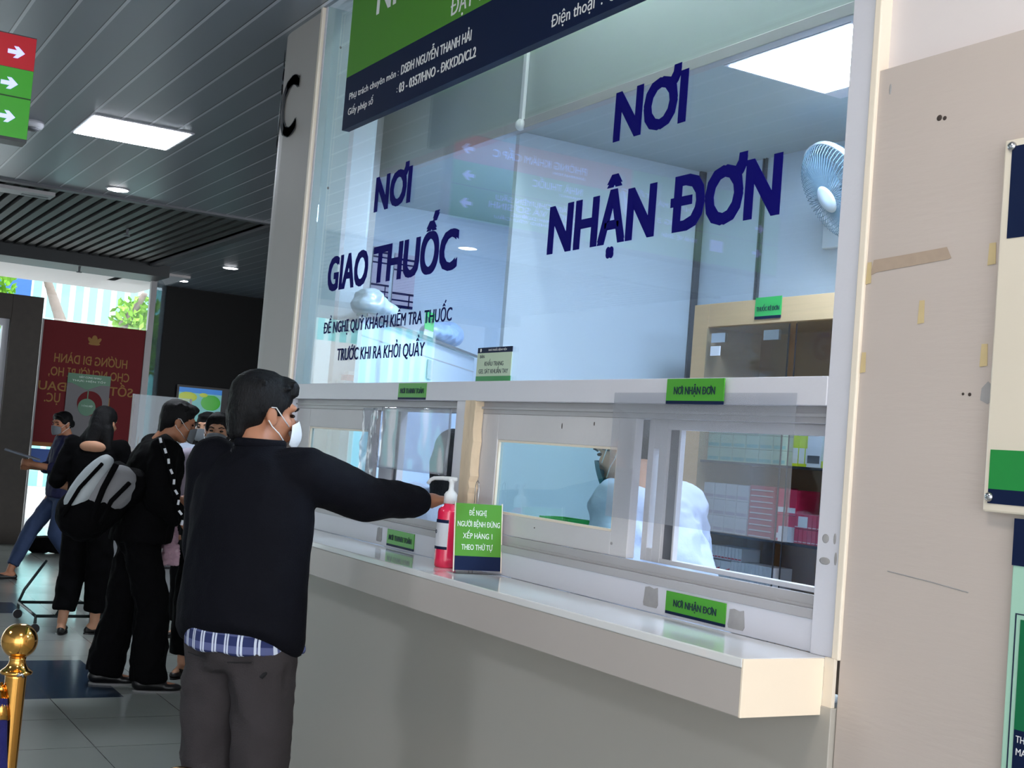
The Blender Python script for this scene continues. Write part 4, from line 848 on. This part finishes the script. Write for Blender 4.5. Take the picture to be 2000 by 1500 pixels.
def head_prims():
    m = MB()
    m.ell((0, -.012, .025), (.075, .094, .088)).ell((0, .032, -.035), (.060, .060, .082)).ell((0, .048, -.092), (.040, .036, .030)).cap((-.045, .0, -.075), (-.022, .06, -.105), .020, .016).cap((.045, .0, -.075), (.022, .06, -.105), .020, .016)
    for s_ in (-1, 1):
        m.ell((s_*.040, .060, -.028), (.024, .026, .022)); m.ell((s_*.079, -.004, -.018), (.009, .020, .034), Matrix.Rotation(.25, 3, 'X')); m.ell((s_*.083, -.012, -.010), (.006, .014, .024))
        m.ell((s_*.009, .102, -.038), (.009, .012, .008))
    m.cap((-.034, .082, .024), (.034, .082, .024), .012, .012).cap((0, .088, .008), (0, .110, -.030), .0085, .0125).ell((0, .093, -.066), (.024, .012, .007)).ell((0, .091, -.077), (.020, .012, .007))
    return m
DEF = dict(hipL=(-.088, 0, .90), hipR=(.088, 0, .90), knL=(-.10, .015, .49), knR=(.10, .015, .49), anL=(-.10, -.02, .085), anR=(.10, -.02, .085),
           shL=(-.172, -.005, 1.405), shR=(.172, -.005, 1.405), elL=(-.225, -.03, 1.13), elR=(.225, -.03, 1.13), wrL=(-.23, .05, .90), wrR=(.23, .05, .90), hc=(0, .035, 1.595), nk=(0, -.012, 1.455), pv=(0, 0, .92), ch=(0, 0, 1.30))
def person(label, loc, heading, H=1.70, J={}, hy=0, hp=0, skin='skin', vox=.010, hands=None, top=None, sleeve=None, bottom=None, shoes=True, hair='short', mask=None, toe=(0, 1), slim=1.0, lean=(0, 0), eyes=True, barefeet=False):
    j = dict(DEF); j.update(J); k = H/1.70
    j = {a: V3(*b) for a, b in j.items()}
    def shear(p):   # lean the torso above the pelvis
        f = max(0, p.z-.9); return V3(p.x+lean[0]*f, p.y+lean[1]*f, p.z)
    for a in ('shL', 'shR', 'hc', 'nk', 'ch'): j[a] = shear(j[a])
    if 'elL' not in J: j['elL'] = shear(j['elL'])
    if 'elR' not in J: j['elR'] = shear(j['elR'])
    if 'wrL' not in J: j['wrL'] = shear(j['wrL'])
    if 'wrR' not in J: j['wrR'] = shear(j['wrR'])
    e = empty('person', loc, heading-PI/2, label, 'person'); e.scale = (k, k, k)
    HM = headm(j['hc'], hy, hp); HR = HM.to_3x3()
    b = MB(); rings = [(.80, .12, .09), (.88, .150, .105), (.97, .150, .105), (1.08, .128, .092), (1.20, .140, .100), (1.32, .158, .100), (1.40, .135, .080), (1.44, .075, .062)]
    b.loft([(z, *shear(V3(0, 0, z)).xy, rx*slim, ry) for z, rx, ry in rings], 24)
    for s_ in 'LR':
        b.cap(j['sh'+s_], j['el'+s_], .050*slim, .040); b.cap(j['el'+s_], j['wr'+s_], .040, .027); b.cap(j['ch']+V3(0, 0, .05), j['sh'+s_], .07, .052*slim)
        b.cap(j['hip'+s_], j['kn'+s_], .085*slim, .056); b.cap(j['kn'+s_], j['an'+s_], .054, .036)
        t = V3(toe[0], toe[1], 0).normalized() if not isinstance(toe, dict) else V3(*toe[s_], 0).normalized()
        b.cap(j['an'+s_]+V3(0, 0, -.035)-t*.03, j['an'+s_]+t*.15+V3(0, 0, -.055), .034, .024)
        hd = (hands or {}).get(s_); d = (j['wr'+s_]-j['el'+s_]).normalized()
        if hd is None: hd = (d, V3(1 if s_ == 'L' else -1, 0, 0), .35)
        hand(b, j['wr'+s_], hd[0], hd[1], (-1 if s_ == 'L' else 1)*(hd[3] if len(hd) > 3 else 1), hd[2])
    b.cap(j['nk']+V3(0, 0, -.03), j['hc']+HR @ V3(0, -.02, -.055), .060, .054)
    hp_ = head_prims().xf(HM); b.add(hp_.v, hp_.f)
    blob('body', b, skin, e, vox, 2)
    if eyes:
        for s_ in (-1, 1):
            MB().ell((s_*.032, .0835, .0), (.013, .007, .006)).xf(HM).build('eye', 'eye', e, True); MB().tube([(s_*.014, .098, .018), (s_*.032, .099, .026), (s_*.050, .088, .020)], .0035, 6).xf(HM).build('eyebrow', 'hair', e, True)
    # hair
    h = MB()
    if hair == 'short':
        h.ell((0, -.018, .045), (.082, .101, .083)).ell((0, -.050, .005), (.076, .066, .085)).ell((0, .045, .088), (.060, .052, .030)).cap((-.05, .058, .070), (.045, .066, .072), .018, .018)
        for s_ in (-1, 1): h.ell((s_*.068, -.012, .030), (.016, .055, .05)).cap((s_*.074, .022, .03), (s_*.076, .022, -.008), .011, .006)
        h.cap((-.035, -.082, -.02), (-.03, -.078, -.085), .024, .015).cap((.035, -.082, -.02), (.03, -.078, -.085), .024, .015).cap((0, -.086, -.02), (0, -.082, -.09), .026, .016)
        for q_ in range(26):
            a = random.uniform(-2.2, 2.2); z = random.uniform(.06, .10); p = V3(.07*math.sin(a), -.015+.088*math.cos(a), z); h.cap(p, p+V3(.012*math.sin(a)+.01, .016*math.cos(a)+.006, .006), .010, .003, 8)
    elif hair == 'long':
        h.ell((0, -.018, .045), (.084, .103, .083)).ell((0, -.055, -.01), (.084, .066, .11)).cap((0, -.075, -.02), (0, -.085, -.18), .075, .055).ell((0, .050, .085), (.058, .045, .028))
        for s_ in (-1, 1): h.cap((s_*.075, -.01, .03), (s_*.080, -.03, -.14), .022, .020)
    elif hair == 'tied':
        h.ell((0, -.018, .042), (.080, .099, .080)).ell((0, -.055, .0), (.074, .060, .07)).ell((0, .045, .086), (.056, .045, .024)).ell((0, -.115, -.02), (.035, .035, .04))
        for s_ in (-1, 1): h.ell((s_*.066, .005, .030), (.014, .055, .045)).cap((s_*.060, .055, .07), (s_*.074, .02, .01), .012, .009)
    elif hair == 'cascade':
        h.ell((0, -.015, .045), (.088, .104, .085)).ell((0, -.05, -.02), (.094, .078, .12)).cap((-.02, -.06, -.08), (-.13, -.09, -.19), .075, .03).cap((.0, -.06, -.06), (-.02, -.10, -.19), .08, .05).cap((.06, -.05, -.06), (.10, -.05, -.20), .055, .03).cap((-.07, -.06, -.13), (-.19, -.07, -.215), .05, .018)
    h.xf(HM); blob('hair', h, 'hair', e, .007 if vox < .009 else .010, 1, wrinkle(.0018, 70, None, (1, 1, .5)))
    if mask:
        mm, peak = mask; V = []; F = []; nu, nv = 18, 12
        for layer in (0, .0025):
            for jv in range(nv+1):
                for iu in range(nu+1):
                    u = (iu/nu-.5)*2; v = (jv/nv-.5)*2; th = u*1.15; fl = (1-v*v)
                    rx = .066+.006*fl; ry = .052+peak*fl*max(0, 1-abs(u)*1.2)+.010; ed = 1-.35*abs(u)**2.5
                    V.append((rx*math.sin(th)*1.02, .046+(ry+layer+.008)*math.cos(th)+.000, -.060+v*.046*ed-.006*(1-abs(u))*(-1 if v > 0 else 1)*0+.006*max(0, v)*(1-abs(u))))
        K = (nu+1)*(nv+1)
        for jv in range(nv):
            for iu in range(nu): a = jv*(nu+1)+iu; F.append((a, a+nu+1, a+nu+2, a+1)); F.append((K+a, K+a+1, K+a+nu+2, K+a+nu+1))
        for iu in range(nu): a = iu; F.append((a, a+1, K+a+1, K+a)); a = nv*(nu+1)+iu; F.append((a, K+a, K+a+1, a+1))
        for jv in range(nv): a = jv*(nu+1); F.append((a, K+a, K+a+nu+1, a+nu+1)); a += nu; F.append((a, a+nu+1, K+a+nu+1, K+a))
        mk = MB().add(V, F).xf(HM).build('face_mask', mm, e, True)
        for s_ in (-1, 1):
            MB().tube([(s_*.060, .066, -.036), (s_*.079, .030, -.012), (s_*.087, .000, .012), (s_*.088, -.016, .010)], .0018, 6).tube([(s_*.061, .062, -.088), (s_*.077, .030, -.064), (s_*.086, -.002, -.046), (s_*.089, -.018, -.030)], .0018, 6).xf(HM).build('ear_loop', 'mask_white', mk, True)
    # top garment
    if top:
        m_, rings, rs, part, amp, nm = top; c = MB(); c.loft([(z, *(shear(V3(0, 0, z))+V3(0, cy, 0)).xy, rx, ry) for z, cy, rx, ry in rings], 28)
        for s_ in 'LR':
            a, q_, d = j['sh'+s_], j['el'+s_], j['wr'+s_]; c.cap(j['ch']+V3(0, 0, .055), a, .085, rs[0]*.95); f = part
            if f <= 1: c.cap(a, a.lerp(q_, f), rs[0], rs[1])
            else: c.cap(a, q_, rs[0], rs[1]); c.cone(q_, q_.lerp(d, f-1), rs[1], rs[2]); c.ell(q_, (rs[1],)*3)
        blob(nm, c, m_, e, .012 if vox <= .010 else .016, 3, wrinkle(amp, 9))
    if bottom:
        m_, zt, rh, rk, ra, amp, za = bottom; c = MB(); c.loft([(.80, 0, -.005, .145*slim, .115), (.88, 0, -.010, rh*1.0, .128), (.96, 0, -.005, rh*.95, .118), (zt, 0, 0, rh*.86, .105)], 28)
        for s_ in 'LR':
            hip, kn, an = j['hip'+s_], j['kn'+s_], j['an'+s_]; c.cap(hip+V3(0, -.012, -.03), kn, .098*slim, rk); end = kn.lerp(an, za); c.cone(kn, end, rk, ra); c.ell(kn, (rk,)*3)
        blob('trousers', c, m_, e, .012 if vox <= .010 else .016, 3, wrinkle(amp, 8, None, (1, 1, .7)))
    if shoes:
        for s_ in 'LR':
            t = V3(toe[0], toe[1], 0).normalized() if not isinstance(toe, dict) else V3(*toe[s_], 0).normalized(); a = j['an'+s_]; f = V3(a.x, a.y, a.z-.085)
            if shoes == 'flat': mm = MB().cap(f-t*.05+V3(0, 0, .030), f+t*.10+V3(0, 0, .026), .030, .036).ell(f+t*.14+V3(0, 0, .024), (.038, .05, .022), Matrix.Rotation(math.atan2(-t.x, t.y), 3, 'Z'))
            else: mm = MB().cap(f-t*.045+V3(0, 0, .048), f+t*.09+V3(0, 0, .036), .044, .032).cap(f+V3(0, 0, .05), f-t*.01+V3(0, 0, .10), .042, .038).ell(f+t*.135+V3(0, 0, .028), (.042, .065, .024), Matrix.Rotation(math.atan2(-t.x, t.y), 3, 'Z'))
            sh_ = blob('shoe', mm, 'shoe', e, .009, 2); l = V3(t.y, -t.x, 0)
            P = [f+t*(.06+.14*math.cos(q_))+l*(.042*math.sin(q_)) for q_ in [2*PI*i/20 for i in range(20)]]
            MB().prism([(p.x, p.y) for p in P][::-1], max(0, f.z), max(0, f.z)+.011).build('sole', 'sole' if shoes != 'flat' else 'shoe', sh_)
    return e, j, HM

A = math.radians
# --- man at the counter
MH = A(122)
def warp_shirt(p, n): return p
mx, my = -3.86, 1.34
def loc_of(wx, wy, wz, base=(mx, my), hd=MH, k=1.72/1.70):
    c, s_ = math.cos(-(hd-PI/2)), math.sin(-(hd-PI/2)); x, y = wx-base[0], wy-base[1]; return ((x*c-y*s_)/k, (x*s_+y*c)/k, wz/k)
shR = loc_of(-3.735, 1.45, 1.415); elR = loc_of(-3.80, 1.69, 1.345); wrR = loc_of(-3.93, 1.96, 1.345)
hdir = Vector(loc_of(-3.96, 2.15, 1.36))-Vector(loc_of(-3.93, 1.96, 1.345))
e, j, HM = person('man in a black jacket and white mask reaching his arm into the service window', (mx, my, 0), MH, 1.72,
    J=dict(shR=shR, elR=elR, wrR=wrR, elL=(-.205, .03, 1.13), wrL=(-.13, .20, 1.02), hc=(-.03, .04, 1.578)), hy=A(-27), hp=A(-6), vox=.0075,
    hands=dict(R=(hdir, V3(0, -.2, -1), .30, 1)), hair='short', mask=('mask_white', .024), shoes=True, bottom=('trouser_grey', .965, .172, .078, .062, .011, .96))
def jk(p, n):
    q_ = Vector((p.x, p.y, p.z*.8))
    f = 1-abs(noise.noise(q_*7)*2); p = p+n*.006*f+n*.003*noise.noise(q_*22)
    if p.z < 1.02 and abs(p.x) < .3:
        t = max(0, (1.02-p.z)/.13); a = math.atan2(p.x, -p.y)   # 0 at the back
        s_ = max(0, min(1, (abs(a-.15)-.55)/1.1)); s_ = s_*s_*(3-2*s_); p.z += t*(.034-.062*s_)
    return p
c = MB(); c.loft([(.885, 0, -.005, .198, .150), (.92, 0, -.01, .212, .158), (1.00, 0, -.012, .212, .156), (1.12, 0, -.01, .204, .150), (1.26, 0, -.01, .204, .145), (1.35, 0, -.008, .198, .132), (1.42, 0, -.005, .150, .10), (1.455, 0, .0, .088, .080), (1.485, 0, .008, .070, .070)], 32)
c.cap(V3(0, 0, 1.36), j['shL'], .095, .078).cap(j['shL'], j['elL'], .080, .066).cap(j['elL'], j['wrL'], .064, .048)
c.cap(V3(.05, 0, 1.36), j['shR'], .098, .080).cap(j['shR'], j['elR'], .079, .070).cap(j['elR'], j['elR'].lerp(j['wrR'], .80), .068, .052).cone(j['elR'].lerp(j['wrR'], .72), j['elR'].lerp(j['wrR'], .93), .048, .040)
blob('jacket', c, 'jacket', e, .009, 3, jk)
def torus(c0, r, tr, rx=1, ry=1, n=32):
    c0 = Vector(c0); m = MB(); m.ring_loft([[c0+V3((r*rx+tr*math.cos(b))*math.cos(a), (r*ry+tr*math.cos(b))*math.sin(a), tr*1.5*math.sin(b)) for b in [2*PI*q_/10 for q_ in range(10)]] for a in [2*PI*i/n for i in range(n+1)]], cap=False); return m
torus((0, .0, 1.478), .068, .010, 1.05, 1.0).build('collar', 'jacket', e, True)
def shw(p, n):
    if p.z < .92: p = p+n*.006*noise.noise(Vector((p.x*14, p.y*14, 0)))
    return p
blob('shirt_hem', MB().loft([(.858, 0, -.012, .182, .142), (.90, 0, -.012, .186, .144), (.98, 0, -.01, .176, .136)], 32).cone((.15, .05, .9), (.185, .06, .862), .03, .012), 'plaid', e, .008, 1, shw)
a = [(.168, -.062, .845), (.174, -.03, .815), (.176, .002, .79)]
MB().tube([(.150, -.085, .80), (.166, -.050, .84), (.170, -.015, .875)], .006, 8).tube([(.168, .0, .80), (.178, .0, .86)], .003).build('side_pocket', 'pocket_dark', e, True)
MB().tube([(.03, -.130, .835), (.08, -.125, .838), (.125, -.105, .842)], .0022, 6).tube([(-.10, -.122, .842), (-.06, -.132, .84), (-.02, -.135, .838)], .0022, 6).build('back_pocket_seam', 'pocket_dark', e, True)

TOPR = lambda w_, d, zb, zt=1.46: [(zb, -.0, w_*.98, d), (1.10, 0, w_*.90, d*.97), (1.25, 0, w_*.95, d*.95), (1.36, 0, w_*.95, d*.85), (1.42, 0, w_*.72, d*.68), (zt, 0, .075, .07)]
# --- man with backpack
e, j, HM = person('man in black with a grey mask, a backpack on his back, facing the counter side', (-7.60, 1.97, 0), A(84), 1.68, J=dict(anL=(-.11, -.12, .085), knL=(-.11, -.05, .49), anR=(.11, .10, .085), knR=(.11, .09, .49), elL=(-.20, .05, 1.12), wrL=(-.14, .24, 1.10), elR=(.23, .04, 1.12), wrR=(.19, .20, 1.0), hc=(0, .075, 1.575)), hy=A(-4), hp=A(-14), hair='short', mask=('mask_grey', .004),
    top=('black_cloth', TOPR(.235, .175, .86), (.085, .075, .06), 1.9, .008, 'coat'), bottom=('black_cloth', .96, .18, .095, .105, .012, 1.05), toe=(.1, 1), vox=.010, lean=(0, .12))
bp = empty('backpack', (-7.48, 1.72, 1.07), A(84)-PI/2, 'grey and black backpack worn by the man in the middle of the group', 'backpack')
Rb = Matrix.Rotation(A(-32), 4, 'X')
blob('pack_body', MB().ell((0, -.02, 0), (.165, .15, .24)).ell((0, -.05, -.13), (.17, .15, .14)).ell((0, .06, .14), (.14, .10, .12)).xf(Rb), 'black_cloth', bp, .012, 3, wrinkle(.006, 10))
blob('side_panel', MB().ell((.085, -.04, .06), (.092, .125, .165)).xf(Rb @ Matrix.Rotation(A(-14), 4, 'X')), 'pack_grey', bp, .010, 2)
blob('front_panel', MB().ell((.05, -.135, .02), (.11, .075, .21)).xf(Rb), 'pack_light', bp, .010, 2)
blob('black_trim', MB().tube([(.185, -.10, .20), (.190, -.075, .05), (.150, -.02, -.12)], .018).tube([(.178, -.16, .16), (.165, -.175, -.02), (.13, -.15, -.2)], .012).tube([(.19, .02, .16), (.20, .0, .02), (.16, .03, -.12)], .014).xf(Rb), 'black_cloth', bp, .006, 1)
st_ = MB().tube([(.20, .24, .38), (.22, .31, .22), (.22, .36, .04), (.20, .40, -.08)], .014, 8).build('patterned_strap', 'black_cloth', bp, True)
for q_ in range(9):
    t = q_/8; p = V3(.220+.01*math.sin(PI*t), .24+.16*t**.8, .37-.45*t); MB().obox(p, .010, .006, .014, R=Matrix.Rotation(.3+.5*math.sin(q_*3), 3, 'X')).build('white_print', 'white_pack', st_)
# --- woman seen from behind
e, j, HM = person('woman in black open-back top and cropped trousers, seen from behind', (-9.52, 2.10, 0), A(152), 1.61, J=dict(anL=(-.12, -.05, .085), anR=(.09, .06, .085), elL=(-.27, -.03, 1.12), wrL=(-.10, .16, 1.05), elR=(.24, .05, 1.12), wrR=(.12, .24, 1.12), hc=(.03, .04, 1.59)), hy=A(-20), hp=A(-8), hair='cascade', skin='skin_pale',
    top=('black_cloth', TOPR(.20, .14, .86, 1.44), (.075, .062, .05), .95, .006, 'blouse'), bottom=('black_cloth', .97, .18, .095, .085, .008, .78), shoes='flat', toe={'L': (-.2, 1), 'R': (.8, .7)}, eyes=False)
blob('bare_back', MB().ell((-.005, -.100, 1.405), (.10, .036, .048), Matrix.Rotation(A(22), 3, 'X')), 'skin_pale', e, .007, 2)
# --- masked woman facing the camera
e, j, HM = person('woman in black vest and grey mask facing the viewer behind the jacketed man', (-7.9, 2.47, 0), A(-28), 1.62, J=dict(elR=(.23, .02, 1.14), wrR=(.20, .16, .98), anL=(-.09, -.02, .085)), hy=A(4), hp=A(-4), hair='tied', mask=('mask_grey', .006), skin='skin_pale',
    top=('lilac', TOPR(.185, .13, .90, 1.43), (.068, .058, .05), 1.85, .005, 'blouse'), bottom=('black_cloth', .97, .17, .085, .085, .008, .86), shoes='flat', toe=(.1, 1), slim=.95)
blob('black_vest', MB().loft([(.90, 0, 0, .195, .142), (1.10, 0, 0, .180, .138), (1.30, 0, 0, .186, .135), (1.38, 0, 0, .16, .11), (1.43, 0, 0, .10, .085)], 28), 'black_cloth', e, .012, 2)
o = blob('carrier_bag', MB().ell((0, 0, -.01), (.07, .045, .10)).box(-.085, -.045, -.15, .085, .045, -.04).cap((-.03, 0, .07), (-.02, 0, .17), .016, .008).cap((.03, 0, .07), (.02, 0, .17), .016, .008), 'bag_film', None, .007, 2, wrinkle(.012, 30)); o.location = (-7.72, 2.17, .86)
tag(o, 'thin pinkish plastic carrier bag hanging between the two people behind the jacketed man', 'bag')
# --- walker
e, j, HM = person('person in dark blue shirt and jeans walking by the stone portal with a folder', (-12.62, 2.50, 0), A(-84), 1.57, J=dict(anR=(.04, .42, .085), knR=(.09, .24, .50), anL=(-.06, -.22, .12), knL=(-.10, .05, .48), elR=(.22, .06, 1.12), wrR=(.14, .30, 1.12), elL=(-.20, .10, 1.12), wrL=(-.06, .33, 1.16), hc=(0, .06, 1.585)), hy=A(24), hp=A(-10), hair='tied', mask=('mask_grey', .004), skin='skin',
    top=('navy_shirt', TOPR(.205, .15, .84), (.078, .066, .05), 1.4, .008, 'shirt'), bottom=('jeans', .96, .165, .078, .060, .006, .86), shoes='flat', toe=(0, 1))
o = MB().box(-.16, -.11, -.008, .16, .11, .008).build('folder', mat('folder_grey', (90, 98, 110), .5), None, bevel=.003); o.matrix_world = Matrix.Translation((-12.50, 2.10, 1.15)) @ Matrix.Rotation(A(80), 4, 'Z') @ Matrix.Rotation(A(14), 4, 'Y'); tag(o, 'grey folder held in front by the walking person', 'folder')
# --- person half hidden behind
person('dark haired person in a white shirt half hidden behind the two masked people', (-9.4, 2.86, 0), A(-40), 1.63, hair='long', vox=.014, mask=('mask_grey', .004), skin='skin_pale', top=('coat_white', TOPR(.18, .13, .88, 1.44), (.07, .06, .05), 1.8, .005, 'shirt'), bottom=('black_cloth', .97, .17, .09, .08, .008, .95), shoes='flat')
# --- pharmacist and cashier
e, j, HM = person('pharmacist in a white coat and teal mask bending over the inner desk behind the glass', (-3.13, 2.50, 0.02), A(196), 1.66, J=dict(elR=(.24, .20, 1.17), wrR=(.15, .46, 1.16), elL=(-.24, .12, 1.15), wrL=(-.14, .32, 1.10), nk=(0, .03, 1.445)), hy=A(6), hp=A(-22), hair='tied', mask=('mask_teal', .006), skin='skin_pale', vox=.009,
    top=('coat_white', TOPR(.20, .155, .80, 1.45), (.085, .070, .058), 1.85, .010, 'white_coat'), bottom=('navy_shirt', .97, .17, .085, .075, .006, .95), lean=(0, .42))
blob('inner_shirt', MB().ell((0, .27, 1.26), (.055, .055, .17), Matrix.Rotation(A(-16), 3, 'X')), 'navy_shirt', e, .01, 2)
person('dark haired cashier sitting with back to the glass at the left opening', (-4.80, 2.50, -.07), A(120), 1.66, hair='long', vox=.012, skin='skin_pale', top=('coat_white', TOPR(.19, .14, .80, 1.44), (.075, .065, .05), 1.8, .008, 'white_coat'), bottom=('navy_shirt', .97, .17, .09, .08, .006, .95), shoes=False, eyes=False)
